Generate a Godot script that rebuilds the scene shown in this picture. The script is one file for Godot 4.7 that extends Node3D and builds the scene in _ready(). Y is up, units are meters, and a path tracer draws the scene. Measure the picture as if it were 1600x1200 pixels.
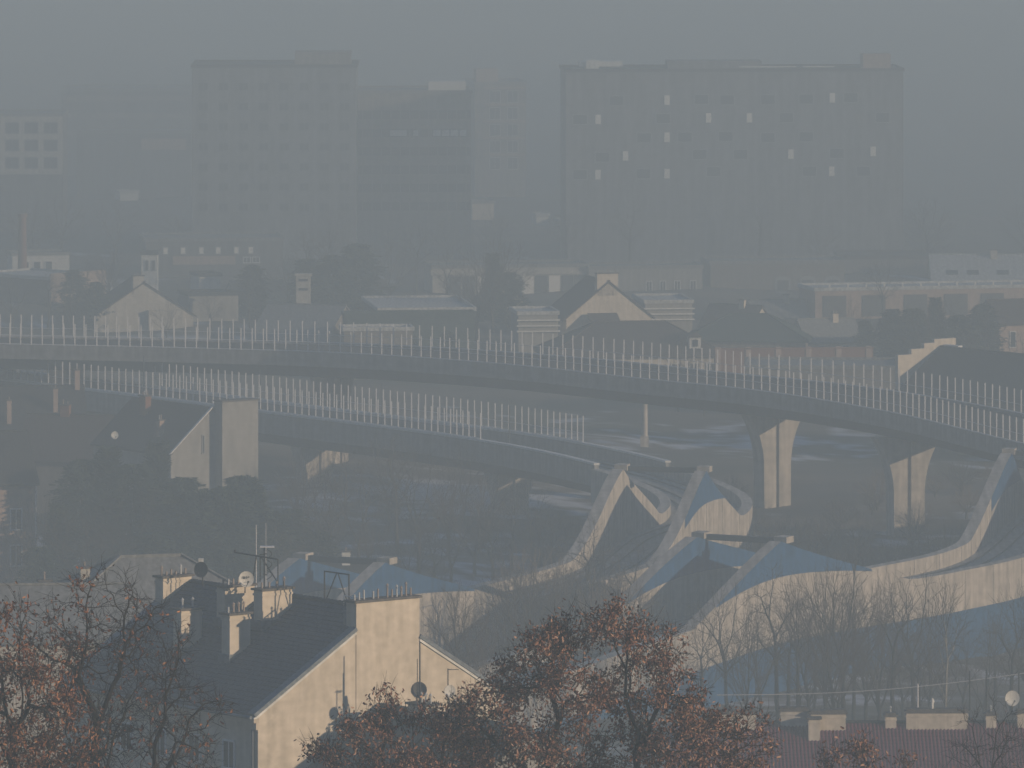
extends Node3D
# A hazy winter city seen from a hill through a long lens: plan coordinates are (x to the right, d away from the viewer), y is up.

const EYE := 85.0
const FOC := 12000.0
const HOR := -430.0
var TO_SUN := Vector3(0.87, 0.22, 0.43)
var M := {}
var names := {}
var rng := RandomNumberGenerator.new()
var cache := {}

# ---------------------------------------------------------------- mesh collector
class MB:
	var v := PackedVector3Array()
	var n := PackedVector3Array()
	var c := PackedColorArray()
	var k := PackedInt32Array()
	var col := Color(1, 1, 1)
	func tri(a: Vector3, b: Vector3, d: Vector3) -> void:
		var m := (b - a).cross(d - a).normalized()
		var i := v.size()
		for p in [a, b, d]:
			v.append(p); n.append(m); c.append(col)
		k.append_array(PackedInt32Array([i, i + 2, i + 1]))
	func quad(a: Vector3, b: Vector3, d: Vector3, e: Vector3) -> void:
		var m := (d - a).cross(e - b).normalized()
		var i := v.size()
		for p in [a, b, d, e]:
			v.append(p); n.append(m); c.append(col)
		k.append_array(PackedInt32Array([i, i + 2, i + 1, i, i + 3, i + 2]))
	func box(at: Vector3, s: Vector3, b := Basis()) -> void:
		var x := b.x * s.x * 0.5
		var y := b.y * s.y * 0.5
		var z := b.z * s.z * 0.5
		quad(at - x - y + z, at + x - y + z, at + x + y + z, at - x + y + z)
		quad(at + x - y - z, at - x - y - z, at - x + y - z, at + x + y - z)
		quad(at + x - y + z, at + x - y - z, at + x + y - z, at + x + y + z)
		quad(at - x - y - z, at - x - y + z, at - x + y + z, at - x + y - z)
		quad(at - x + y + z, at + x + y + z, at + x + y - z, at - x + y - z)
		quad(at - x - y - z, at + x - y - z, at + x - y + z, at - x - y + z)
	func bar(a: Vector3, b: Vector3, w: float, h := -1.0) -> void:
		var z := (b - a)
		var l := z.length()
		z /= l
		var up := Vector3.UP if absf(z.y) < 0.95 else Vector3.RIGHT
		var x := up.cross(z).normalized()
		box((a + b) * 0.5, Vector3(w, h if h > 0 else w, l), Basis(x, z.cross(x), z))
	func tube(p: PackedVector3Array, r: PackedFloat32Array, sides: int) -> void:
		var base := v.size()
		var m := p.size()
		var t0 := (p[1] - p[0]).normalized()
		var u := t0.cross(Vector3(0.31, 0.2, 0.93)).normalized()
		for i in m:
			var t := (p[mini(i + 1, m - 1)] - p[maxi(i - 1, 0)]).normalized()
			u = (u - t * u.dot(t)).normalized()
			var w := t.cross(u)
			for s in sides:
				var a := TAU * s / sides
				var o := u * cos(a) + w * sin(a)
				v.append(p[i] + o * r[i]); n.append(o); c.append(col)
		for i in m - 1:
			for s in sides:
				var a := base + i * sides + s
				var b := base + i * sides + (s + 1) % sides
				k.append_array(PackedInt32Array([a, a + sides, b, b, a + sides, b + sides]))
	func pole(a: Vector3, b: Vector3, r0: float, r1 := -1.0, sides := 8) -> void:
		tube(PackedVector3Array([a, b]), PackedFloat32Array([r0, r1 if r1 > 0 else r0]), sides)
		var q := (b - a).normalized()
		var i := v.size()
		var rr := r1 if r1 > 0 else r0
		var u := q.cross(Vector3(0.31, 0.2, 0.93)).normalized()
		var w := q.cross(u)
		for s in sides:
			v.append(b + (u * cos(TAU * s / sides) + w * sin(TAU * s / sides)) * rr); n.append(q); c.append(col)
		for s in sides - 2:
			k.append_array(PackedInt32Array([i, i + s + 2, i + s + 1]))
	func lathe(at: Vector3, axis: Vector3, prof: PackedVector2Array, sides := 20) -> void:
		var u := axis.cross(Vector3(0.31, 0.2, 0.93)).normalized()
		var w := axis.cross(u)
		for i in prof.size() - 1:
			for s in sides:
				var a := TAU * s / sides
				var b := TAU * (s + 1) / sides
				var oa := u * cos(a) + w * sin(a)
				var ob := u * cos(b) + w * sin(b)
				quad(at + axis * prof[i].y + oa * prof[i].x, at + axis * prof[i].y + ob * prof[i].x, at + axis * prof[i + 1].y + ob * prof[i + 1].x, at + axis * prof[i + 1].y + oa * prof[i + 1].x)
	# a flat polygon (in order, seen from the side it faces) pushed back along -depth
	func slab(poly: PackedVector3Array, depth: Vector3) -> void:
		for i in poly.size():
			var a := poly[i]
			var b := poly[(i + 1) % poly.size()]
			quad(a, a - depth, b - depth, b)
		fan(poly)
		var back := PackedVector3Array()
		for i in poly.size():
			back.append(poly[poly.size() - 1 - i] - depth)
		fan(back)
	func fan(poly: PackedVector3Array) -> void:
		var o := poly[0]
		var nn := Vector3.ZERO
		for i in range(1, poly.size() - 1):
			nn += (poly[i] - o).cross(poly[i + 1] - o)
		nn = nn.normalized()
		var ux := (poly[1] - o).normalized()
		var uy := nn.cross(ux)
		var flat := PackedVector2Array()
		for p in poly:
			flat.append(Vector2((p - o).dot(ux), (p - o).dot(uy)))
		var t := Geometry2D.triangulate_polygon(flat)
		var i0 := v.size()
		for p in poly:
			v.append(p); n.append(nn); c.append(col)
		for i in range(0, t.size(), 3):
			var a := poly[t[i]]
			if (poly[t[i + 1]] - a).cross(poly[t[i + 2]] - a).dot(nn) > 0:
				k.append_array(PackedInt32Array([i0 + t[i], i0 + t[i + 2], i0 + t[i + 1]]))
			else:
				k.append_array(PackedInt32Array([i0 + t[i], i0 + t[i + 1], i0 + t[i + 2]]))
	func mesh() -> ArrayMesh:
		var a := []
		a.resize(Mesh.ARRAY_MAX)
		a[Mesh.ARRAY_VERTEX] = v
		a[Mesh.ARRAY_NORMAL] = n
		a[Mesh.ARRAY_COLOR] = c
		a[Mesh.ARRAY_INDEX] = k
		var m := ArrayMesh.new()
		m.add_surface_from_arrays(Mesh.PRIMITIVE_TRIANGLES, a)
		return m

# ---------------------------------------------------------------- naming and tagging
func numbered(parent: Node, called: String) -> String:
	var key := str(parent.get_instance_id()) + called
	var k: int = names.get(key, 0)
	names[key] = k + 1
	return called if k == 0 else "%s_%03d" % [called, k]

func tag(o: Node, label := "", category := "", group := "", kind := "") -> Node:
	if label: o.set_meta("label", label)
	if category: o.set_meta("category", category)
	if group: o.set_meta("group", group)
	if kind: o.set_meta("kind", kind)
	return o

func thing(called: String, label: String, category: String, at := Vector3.ZERO, turn := 0.0, group := "") -> Node3D:
	var o := Node3D.new()
	o.name = numbered(self, called)
	add_child(o, true)
	o.position = at
	o.rotation.y = turn
	tag(o, label, category, group)
	return o

func part(called: String, mesh: Variant, mat: Material, parent: Node, at := Vector3.ZERO, turn := 0.0) -> MeshInstance3D:
	var o := MeshInstance3D.new()
	o.mesh = mesh.mesh() if mesh is MB else mesh
	o.material_override = mat
	o.name = numbered(parent, called)
	parent.add_child(o, true)
	o.position = at
	o.rotation.y = turn
	return o

func copy_of(o: Node3D, label := "") -> Node3D:
	var stem: String = o.get_meta("stem")
	var r: Node3D = o.duplicate()
	r.name = numbered(self, stem)
	add_child(r, true)
	if label: r.set_meta("label", label)
	return r

# ---------------------------------------------------------------- places
func X(px: float, d: float) -> float: return (px - 800.0) * d / FOC
func Y(py: float, d: float) -> float: return EYE - (py - HOR) * d / FOC
func P(px: float, py: float, d: float) -> Vector3: return Vector3(X(px, d), Y(py, d), -d)

const HILL := [[-400.0, 84.0], [-30.0, 83.0], [20.0, 80.5], [60.0, 70.0], [120.0, 58.0], [240.0, 42.0], [320.0, 34.0], [400.0, 26.0], [450.0, 19.0], [500.0, 12.5], [530.0, 11.0], [570.0, 8.0], [610.0, 4.6], [640.0, 2.2], [675.0, 0.3], [720.0, 0.0], [5000.0, 0.0]]
func gh(x: float, d: float) -> float:
	var y := 0.0
	for i in HILL.size() - 1:
		if d >= HILL[i][0] and d <= HILL[i + 1][0]:
			var t: float = (d - HILL[i][0]) / (HILL[i + 1][0] - HILL[i][0])
			y = lerpf(HILL[i][1], HILL[i + 1][1], t)
			break
	return y + 0.25 * sin(x * 0.13 + d * 0.07) + 0.15 * sin(x * 0.31 - d * 0.05)

func foot(px: float, d: float) -> Vector3:
	return Vector3(X(px, d), gh(X(px, d), d), -d)

# ---------------------------------------------------------------- materials
func ntex(sd: int, freq: float, lo: float, hi: float, stretch: float, share: float) -> ImageTexture:
	var f := FastNoiseLite.new()
	f.seed = sd
	f.frequency = freq
	f.fractal_octaves = 5
	var a := f.get_seamless_image(256, 256)
	var b := f.get_seamless_image(256, maxi(8, int(256 / stretch)))
	b.resize(256, 256, Image.INTERPOLATE_CUBIC)
	a.convert(Image.FORMAT_L8); b.convert(Image.FORMAT_L8)
	var da := a.get_data()
	var db := b.get_data()
	var out := PackedByteArray()
	out.resize(256 * 256 * 3)
	for i in 65536:
		var t: float = lerpf(da[i], db[i], share) / 255.0
		t = clampf((t - 0.5) * 1.35 + 0.5, 0, 1)
		var s := int(255 * lerpf(lo, hi, t))
		out[i * 3] = s; out[i * 3 + 1] = s; out[i * 3 + 2] = clampi(int(s * (0.97 + 0.03 * t)), 0, 255)
	return ImageTexture.create_from_image(Image.create_from_data(256, 256, false, Image.FORMAT_RGB8, out))

var T := {}
func mk(called: String, r: float, g: float, b: float, rough := 0.9, tex := "", span := 6.0, vc := false) -> StandardMaterial3D:
	var m := StandardMaterial3D.new()
	m.resource_name = called
	m.albedo_color = Color(r, g, b).linear_to_srgb()
	m.roughness = rough
	m.metallic_specular = 0.3
	if tex:
		m.albedo_texture = T[tex]
		m.uv1_triplanar = true
		m.uv1_world_triplanar = true
		m.uv1_scale = Vector3.ONE / span
	m.vertex_color_use_as_albedo = vc
	m.cull_mode = BaseMaterial3D.CULL_DISABLED
	M[called] = m
	return m

func make_materials() -> void:
	T.plaster = ntex(11, 0.04, 0.78, 1.0, 9.0, 0.55)
	T.concrete = ntex(23, 0.03, 0.66, 1.0, 10.0, 0.6)
	T.roof = ntex(37, 0.05, 0.6, 1.0, 3.0, 0.3)
	T.brick = ntex(41, 0.08, 0.55, 1.0, 1.0, 0.0)
	T.bark = ntex(53, 0.06, 0.45, 1.0, 5.0, 0.7)
	mk("cream", 0.68, 0.585, 0.465, 0.95, "plaster", 6.0)
	mk("cream_trim", 0.66, 0.56, 0.44, 0.9, "plaster", 5.0)
	mk("pale_plaster", 0.55, 0.50, 0.43, 0.95, "plaster", 8.0)
	mk("grey_plaster", 0.34, 0.32, 0.29, 0.95, "plaster", 8.0)
	mk("dim_plaster", 0.22, 0.19, 0.16, 0.95, "plaster", 7.0)
	mk("pink_plaster", 0.45, 0.33, 0.26, 0.95, "plaster", 8.0)
	mk("white_paint", 0.78, 0.76, 0.72, 0.8, "plaster", 6.0)
	mk("concrete", 0.60, 0.525, 0.445, 0.95, "concrete", 9.0)
	mk("grey_concrete", 0.38, 0.36, 0.335, 0.95, "concrete", 8.0)
	mk("blue_face", 0.03, 0.115, 0.27, 0.7, "concrete", 8.0)  # plain blue tone for the bridge's upper wall faces and lower body
	mk("girder_paint", 0.06, 0.085, 0.115, 0.8, "concrete", 8.0)
	mk("dark_beam", 0.07, 0.085, 0.10, 0.7, "concrete", 5.0)
	mk("asphalt", 0.09, 0.088, 0.085, 0.95, "concrete", 4.0)
	mk("post_metal", 0.66, 0.64, 0.61, 0.6)
	mk("slate_tile", 0.11, 0.125, 0.15, 0.75, "roof", 3.0)
	mk("dark_roof", 0.060, 0.058, 0.058, 0.9, "roof", 4.0)
	mk("brown_roof", 0.10, 0.072, 0.058, 0.9, "roof", 4.0)
	mk("red_tile", 0.19, 0.042, 0.062, 0.7, "roof", 3.0)
	mk("pale_roof", 0.30, 0.295, 0.28, 0.8, "roof", 6.0)
	mk("snowy_roof", 0.66, 0.65, 0.63, 0.9, "roof", 7.0)
	mk("green_roof", 0.05, 0.075, 0.062, 0.8, "roof", 5.0)
	mk("brick", 0.36, 0.18, 0.115, 0.95, "brick", 1.5)
	mk("cap_stone", 0.16, 0.14, 0.125, 0.95, "concrete", 2.0)
	mk("zinc", 0.22, 0.25, 0.28, 0.6, "roof", 3.0)
	mk("iron", 0.035, 0.035, 0.035, 0.7)
	mk("dish_paint", 0.66, 0.64, 0.60, 0.5, "plaster", 1.2)
	mk("dish_dark", 0.16, 0.145, 0.13, 0.6, "plaster", 1.2)
	mk("print", 0.02, 0.02, 0.022, 0.7)
	mk("pot_clay", 0.30, 0.24, 0.19, 0.9)
	mk("pot_steel", 0.42, 0.42, 0.40, 0.45)
	mk("glass", 0.025, 0.03, 0.035, 0.25)
	mk("frame_white", 0.62, 0.60, 0.56, 0.7)
	mk("frame_grey", 0.26, 0.26, 0.25, 0.7)
	mk("blind", 0.80, 0.75, 0.66, 0.8)
	mk("dark_block", 0.225, 0.225, 0.24, 0.8, "concrete", 14.0)
	mk("grey_block", 0.17, 0.165, 0.16, 0.9, "concrete", 14.0)
	mk("band_block", 0.30, 0.265, 0.23, 0.9, "concrete", 10.0)
	mk("garage_door", 0.10, 0.095, 0.09, 0.8, "plaster", 3.0)
	mk("bark", 0.060, 0.048, 0.038, 0.95, "bark", 0.8)
	mk("far_bark", 0.050, 0.042, 0.035, 0.95)
	mk("birch_bark", 0.48, 0.44, 0.38, 0.9, "bark", 0.7)
	mk("twig", 0.070, 0.052, 0.040, 0.95)
	mk("dry_twig", 0.16, 0.12, 0.085, 0.95)
	mk("needle", 0.026, 0.040, 0.028, 0.9, "", 1.0, true)
	var lf := mk("oak_leaf", 1, 1, 1, 0.75, "", 1.0, true)
	lf.backlight_enabled = true
	lf.backlight = Color(0.07, 0.035, 0.018)
	mk("ground", 1, 1, 1, 0.97, "", 1.0, true)
	mk("wire", 0.5, 0.48, 0.45, 0.5)
	mk("car_paint", 0.7, 0.7, 0.7, 0.3)
# ---------------------------------------------------------------- ground
func ground() -> void:
	var xs := PackedFloat32Array()
	var x := -2600.0
	while x < 2600.0:
		xs.append(x)
		x += 1.6 if absf(x + 0.01) < 92.0 else (12.0 if absf(x) < 220.0 else 200.0)
	var ds := PackedFloat32Array()
	var d := -500.0
	while d < 5200.0:
		ds.append(d)
		if d < 100.0: d += 20.0
		elif d < 560.0: d += 8.0
		elif d < 960.0: d += 1.8
		elif d < 1400.0: d += 6.0
		else: d += 200.0
	var st := MB.new()
	var f := FastNoiseLite.new(); f.seed = 5; f.frequency = 0.05; f.fractal_octaves = 4
	var g := FastNoiseLite.new(); g.seed = 8; g.frequency = 0.22; g.fractal_octaves = 4
	var h := FastNoiseLite.new(); h.seed = 9; h.frequency = 0.012; h.fractal_octaves = 3
	for dd in ds:
		for xx in xs:
			var y := gh(xx, dd)
			if dd > 560 and dd < 960: y += 0.18 * g.get_noise_2d(xx, dd * 0.6)
			st.v.append(Vector3(xx, y, -dd))
			var e := 1.0
			st.n.append(Vector3(gh(xx - e, dd) - gh(xx + e, dd), 2 * e, gh(xx, dd + e) - gh(xx, dd - e)).normalized())
			var t := 0.5 + 0.5 * f.get_noise_2d(xx, dd)
			var c := Color(0.075, 0.062, 0.045).lerp(Color(0.18, 0.14, 0.095), clampf(t * 1.6 - 0.3, 0, 1))
			c = c.lerp(Color(0.05, 0.062, 0.035), clampf(1.5 * h.get_noise_2d(xx + 300, dd) + 0.1, 0, 0.7))
			var s := g.get_noise_2d(xx * 0.9, dd * 0.7) * 0.9 + f.get_noise_2d(xx + 50, dd) * 0.8 + h.get_noise_2d(xx, dd) * 0.8
			var bias := -0.35
			if dd > 690 and dd < 860 and xx > -22 and xx < 14: bias = -0.02
			if dd > 735 and dd < 850 and xx > 14: bias = -0.42
			if dd > 560 and dd < 700 and xx > 12: bias = -0.2
			if dd > 960: bias = -0.55 if dd < 1250 else -3.0
			c = c.lerp(Color(0.52, 0.52, 0.53), clampf((s + bias) * 3.0, 0, 0.9))
			st.c.append(c)
	var w := xs.size()
	for i in ds.size() - 1:
		for j in w - 1:
			var a := i * w + j
			st.k.append_array(PackedInt32Array([a, a + w, a + 1, a + 1, a + w, a + w + 1]))
	tag(part("ground", st, M.ground, self), "brown winter ground with patches of thin snow", "", "", "structure")

# ---------------------------------------------------------------- windows, chimneys, pots, dishes
func ring_mesh(w: float, h: float, t: float, bars: int) -> Mesh:
	var key := "ring%.2f_%.2f_%.2f_%d" % [w, h, t, bars]
	if not cache.has(key):
		var m := MB.new()
		m.box(Vector3(0, h / 2 - t / 2, 0), Vector3(w, t, 0.12)); m.box(Vector3(0, -h / 2 + t / 2, 0.03), Vector3(w + 0.1, t, 0.18))
		for s in [-1, 1]: m.box(Vector3(s * (w / 2 - t / 2), 0, 0), Vector3(t, h - 2 * t, 0.12))
		for i in bars: m.box(Vector3(w * ((i + 1.0) / (bars + 1) - 0.5), 0, -0.01), Vector3(t * 0.7, h - 2 * t, 0.09))
		cache[key] = m.mesh()
	return cache[key]

func box_mesh(s: Vector3) -> Mesh:
	var key := "box%s" % s
	if not cache.has(key):
		var m := MB.new()
		m.box(Vector3.ZERO, s)
		cache[key] = m.mesh()
	return cache[key]

func window(parent: Node3D, at: Vector3, turn: float, w: float, h: float, frame: Material, pane: Material, bars := 1, t := 0.09) -> void:
	var f := part("window", ring_mesh(w, h, t, bars), frame, parent, at, turn)
	part("pane", box_mesh(Vector3(w - t, h - t, 0.05)), pane, f)

func pot_mesh(r: float, h: float, cap: bool) -> Mesh:
	var key := "pot%.2f%.2f%s" % [r, h, cap]
	if not cache.has(key):
		var m := MB.new()
		m.pole(Vector3.ZERO, Vector3(0, h, 0), r, r * 0.9, 8)
		if cap:
			for s in 3: m.bar(Vector3(cos(s * 2.1) * r * 0.8, h, sin(s * 2.1) * r * 0.8), Vector3(cos(s * 2.1) * r * 0.8, h + 0.12, sin(s * 2.1) * r * 0.8), 0.03)
			m.lathe(Vector3(0, h + 0.12, 0), Vector3.UP, PackedVector2Array([Vector2(r * 1.6, 0), Vector2(0.01, 0.12)]), 8)
		cache[key] = m.mesh()
	return cache[key]

# a chimney: shaft with plinth, projecting cap slab and pots; origin at the shaft's foot
func chimney(parent: Node3D, at: Vector3, w: float, depth: float, h: float, mat: Material, pots := 0, turn := 0.0, steel := false) -> MeshInstance3D:
	var m := MB.new()
	m.box(Vector3(0, h / 2 - 0.3, 0), Vector3(w, h + 0.6, depth))
	m.box(Vector3(0, h - 0.22, 0), Vector3(w + 0.08, 0.12, depth + 0.08))
	var c := part("chimney", m, mat, parent, at, turn)
	part("cap", box_mesh(Vector3(w + 0.24, 0.11, depth + 0.24)), M.cap_stone, c, Vector3(0, h + 0.055, 0))
	for i in pots:
		var hh := 0.32 + 0.18 * rng.randf()
		part("pot", pot_mesh(0.06, snappedf(hh * 0.7, 0.1), rng.randf() < 0.4), M.pot_steel if steel or rng.randf() < 0.4 else M.pot_clay, c, Vector3(w * ((i + 0.5) / pots - 0.5), h + 0.11, 0))
	return c

func dish(called: String, label: String, at: Vector3, r: float, facing: Vector3, mat: Material, pole_to: Vector3, group := "") -> Node3D:
	var o := thing(called, label, "satellite dish", pole_to, 0.0, group)
	var f := facing.normalized()
	var m := MB.new()
	var prof := PackedVector2Array()
	for i in 7: prof.append(Vector2(r * (6 - i) / 6.0, 0.22 * r * pow((6 - i) / 6.0, 2)))
	m.lathe(at - pole_to, f, prof, 24)
	prof.reverse()
	for i in prof.size(): prof[i].y -= 0.03
	m.lathe(at - pole_to, f, prof, 24)
	part("reflector", m, mat, o)
	m = MB.new()
	m.pole(Vector3.ZERO, at - pole_to - f * 0.12 + Vector3(0, -0.1, 0), 0.035, 0.03, 6)
	m.bar(at - pole_to - f * 0.12 + Vector3(0, -0.1, 0), at - pole_to - f * 0.02, 0.08)
	part("pole", m, M.iron, o)
	m = MB.new()
	var low := at - pole_to + Vector3(0, -r, 0) + f * 0.05
	var tip := at - pole_to + f * r * 1.1 + Vector3(0, -r * 0.35, 0)
	m.bar(low, tip, 0.03)
	m.box(tip, Vector3(0.09, 0.09, 0.12))
	part("receiver_arm", m, M.iron, o)
	return o

# ---------------------------------------------------------------- houses
# local axes: x along the ridge, z across it; origin at the middle of the foot
func gable_walls(l: float, w: float, hw: float, hr: float, low := 3.0) -> MB:
	var m := MB.new()
	var a := l / 2
	var b := w / 2
	for s in [-1.0, 1.0]:
		var q := PackedVector3Array([Vector3(s * a, -low, s * b), Vector3(s * a, -low, -s * b), Vector3(s * a, hw, -s * b), Vector3(s * a, hw + hr, 0), Vector3(s * a, hw, s * b)])
		m.fan(q)
		m.quad(Vector3(-s * a, -low, s * b), Vector3(s * a, -low, s * b), Vector3(s * a, hw, s * b), Vector3(-s * a, hw, s * b))
	return m

func roof_side(l: float, w: float, hw: float, hr: float, over: float, s: float, t := 0.22) -> MB:
	var m := MB.new()
	var a := l / 2 + over * 0.5
	var sl := hr / (w / 2)
	var z := w / 2 + over
	var up := Vector3(0, t, 0)
	var e := Vector3(0, hw - sl * over, s * z)
	var r := Vector3(0, hw + hr, 0)
	var p := PackedVector3Array([e + Vector3(-s * a, 0, 0) + up, e + Vector3(s * a, 0, 0) + up, r + Vector3(s * a, 0, 0) + up, r + Vector3(-s * a, 0, 0) + up])
	m.slab(p, up * 0.98)
	return m

func gable_house(called: String, label: String, at: Vector3, turn: float, l: float, w: float, hw: float, hr: float, wall: Material, roof: Material, category := "house", group := "") -> Node3D:
	var o := thing(called, label, category, at, turn, group)
	part("wall", gable_walls(l, w, hw, hr), wall, o)
	for s in [-1.0, 1.0]:
		part("roof", roof_side(l, w, hw, hr, 0.45, s), roof, o)
	var m := MB.new()
	m.bar(Vector3(-l / 2 - 0.2, hw + hr + 0.24, 0), Vector3(l / 2 + 0.2, hw + hr + 0.24, 0), 0.3, 0.14)
	part("ridge", m, roof, o)
	return o

func hip_house(called: String, label: String, at: Vector3, turn: float, l: float, w: float, hw: float, hr: float, wall: Material, roof: Material, category := "house") -> Node3D:
	var o := thing(called, label, category, at, turn)
	var m := MB.new()
	m.box(Vector3(0, hw / 2 - 1.5, 0), Vector3(l, hw + 3, w))
	part("wall", m, wall, o)
	m = MB.new()
	var a := l / 2 + 0.5
	var b := w / 2 + 0.5
	var k := maxf(l / 2 - w / 2, 0.2)
	var t := Vector3(0, hw + hr, 0)
	var y := Vector3(0, hw, 0)
	var r0 := t + Vector3(-k, 0, 0)
	var r1 := t + Vector3(k, 0, 0)
	var c0 := y + Vector3(-a, 0, b); var c1 := y + Vector3(a, 0, b); var c2 := y + Vector3(a, 0, -b); var c3 := y + Vector3(-a, 0, -b)
	m.quad(c0, c1, r1, r0); m.quad(c2, c3, r0, r1); m.tri(c1, c2, r1); m.tri(c3, c0, r0)
	m.box(Vector3(0, hw - 0.1, 0), Vector3(2 * a, 0.22, 2 * b))
	part("roof", m, roof, o)
	m = MB.new()
	m.bar(r0, r1, 0.3, 0.2)
	for q in [[r0, c0], [r1, c1], [r0, c3], [r1, c2]]: m.bar(q[0] + Vector3(0, 0.05, 0), q[1] + Vector3(0, 0.05, 0), 0.22, 0.12)
	part("ridge", m, roof, o)
	return o

# a flat-roofed block seen between two pixel columns; its front face stands at distance d
func block(called: String, label: String, px0: float, px1: float, pyt: float, d: float, deep: float, turn: float, wall: Material, roof: Material, category := "building") -> Node3D:
	var w := (px1 - px0) * d / FOC / cos(turn)
	var cx := X((px0 + px1) / 2, d)
	var top := Y(pyt, d)
	var o := thing(called, label, category, Vector3(cx, 0, -d) + Basis(Vector3.UP, turn) * Vector3(0, 0, -deep / 2), turn)
	var m := MB.new()
	m.box(Vector3(0, top / 2 - 1, 0), Vector3(w, top + 2, deep))
	part("wall", m, wall, o)
	m = MB.new()
	m.box(Vector3(0, top + 0.1, 0), Vector3(w + 0.4, 0.2, deep + 0.4))
	for s in [-1, 1]:
		m.box(Vector3(0, top + 0.35, s * (deep / 2 + 0.05)), Vector3(w + 0.4, 0.3, 0.3))
		m.box(Vector3(s * (w / 2 + 0.05), top + 0.35, 0), Vector3(0.3, 0.3, deep - 0.25))
	part("roof", m, roof, o)
	o.set_meta("w", w); o.set_meta("t", top); o.set_meta("z", deep / 2)
	return o

func done(o: Node3D) -> void:
	for k in ["w", "t", "z"]: o.remove_meta(k)

# ---------------------------------------------------------------- trees
func spread(tips: Array, base: Vector3, r_tip: float, rnd: RandomNumberGenerator, st: MB, fine: MB, ends: Array, power := 0.46, lean := 0.42, wob := 0.09) -> void:
	var jobs := [[base, Vector3.UP, tips, 0]]
	while jobs:
		var j: Array = jobs.pop_back()
		var p: Vector3 = j[0]
		var dir: Vector3 = j[1]
		var ts: Array = j[2]
		var n := ts.size()
		var c := Vector3.ZERO
		for t in ts: c += t
		c /= n
		var r0 := r_tip * pow(n, power)
		if n <= 1:
			_limb(p, ts[0], dir, r0, r_tip * 0.6, rnd, fine, 3, wob)
			var dd: Vector3 = (ts[0] - p)
			ends.append([ts[0], dd.normalized(), p])
			continue
		var f := lean + rnd.randf_range(-0.12, 0.12)
		if j[3] == 0: f = clampf(lean + 0.08, 0.2, 0.7)
		var q := p.lerp(c, f)
		var i0 := rnd.randi() % n
		var a: Vector3 = ts[i0]
		var far := -1.0
		var b := a
		for t in ts:
			var e := a.distance_squared_to(t) * (0.7 + 0.6 * rnd.randf())
			if e > far: far = e; b = t
		var s1 := []
		var s2 := []
		var bias := rnd.randf_range(0.6, 1.5)
		for t in ts:
			if a.distance_squared_to(t) < b.distance_squared_to(t) * bias: s1.append(t)
			else: s2.append(t)
		if s1.is_empty() or s2.is_empty():
			var all := s1 + s2
			s1 = all.slice(0, n / 2); s2 = all.slice(n / 2)
		var r1 := r_tip * pow(maxi(s1.size(), s2.size()), power)
		var nd := _limb(p, q, dir, r0, lerpf(r0, r1, 0.7), rnd, st if r0 > r_tip * 2.6 else fine, 6 if r0 > 0.12 else (5 if r0 > 0.05 else 3), wob)
		jobs.append([q, nd, s1, j[3] + 1])
		jobs.append([q, nd, s2, j[3] + 1])

func _limb(p: Vector3, q: Vector3, dir: Vector3, r0: float, r1: float, rnd: RandomNumberGenerator, st: MB, sides: int, wob: float) -> Vector3:
	var l := p.distance_to(q)
	if l < 0.01: return dir
	var h := p + dir * l * (0.4 if wob > 0.1 else 0.28)
	var pts := PackedVector3Array()
	var rs := PackedFloat32Array()
	var segs := clampi(int(l / 0.5), 2, 5)
	for i in segs + 1:
		var t := float(i) / segs
		var a := p.lerp(h, t).lerp(h.lerp(q, t), t)
		if i > 0 and i < segs: a += Vector3(rnd.randfn(), rnd.randfn(), rnd.randfn()) * wob * l * 0.4
		pts.append(a); rs.append(lerpf(r0, r1, t))
	st.tube(pts, rs, sides)
	return (pts[segs] - pts[segs - 1]).normalized()

func twiggy(ends: Array, rnd: RandomNumberGenerator, fine: MB, count: int, l: float, r: float, rise := 0.25) -> void:
	for e in ends:
		for i in count:
			var p: Vector3 = e[2].lerp(e[0], rnd.randf_range(0.2, 1.0))
			var d: Vector3 = (e[1] + Vector3(rnd.randfn(), rnd.randfn() + rise, rnd.randfn()) * 0.75).normalized()
			var q := p + d * l * rnd.randf_range(0.5, 1.3)
			fine.tube(PackedVector3Array([p, p.lerp(q, 0.5) + Vector3(rnd.randfn(), rnd.randfn(), rnd.randfn()) * l * 0.08, q]), PackedFloat32Array([r, r * 0.8, r * 0.4]), 3)

func in_ball(rnd: RandomNumberGenerator) -> Vector3:
	while true:
		var p := Vector3(rnd.randf_range(-1, 1), rnd.randf_range(-1, 1), rnd.randf_range(-1, 1))
		if p.length_squared() < 1.0: return p
	return Vector3.ZERO

# shared bare-tree shapes about 10 m high: [trunk mesh, twig mesh]
func bare_shape(sd: int, tips: int, h: float, rad: float, low: float, rt: float, twigs: int, lean: float) -> Array:
	var rnd := RandomNumberGenerator.new()
	rnd.seed = sd
	var ts := []
	for i in tips:
		var p := in_ball(rnd)
		p = p.normalized() * pow(p.length(), 0.6)
		var yy := (p.y + 1) / 2
		var wd := sin(pow(clampf(yy, 0.02, 1), 1.25) * PI * 0.80 + 0.25)
		ts.append(Vector3(p.x * rad * wd + rnd.randfn() * 0.2, low + yy * (h - low), p.z * rad * wd))
	var st := MB.new()
	var fine := MB.new()
	var ends := []
	spread(ts, Vector3(0, -0.5, 0), rt, rnd, st, fine, ends, 0.5, lean, 0.035)
	twiggy(ends, rnd, fine, twigs, h * 0.085, rt * 0.75)
	return [st.mesh(), fine.mesh()]

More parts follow.
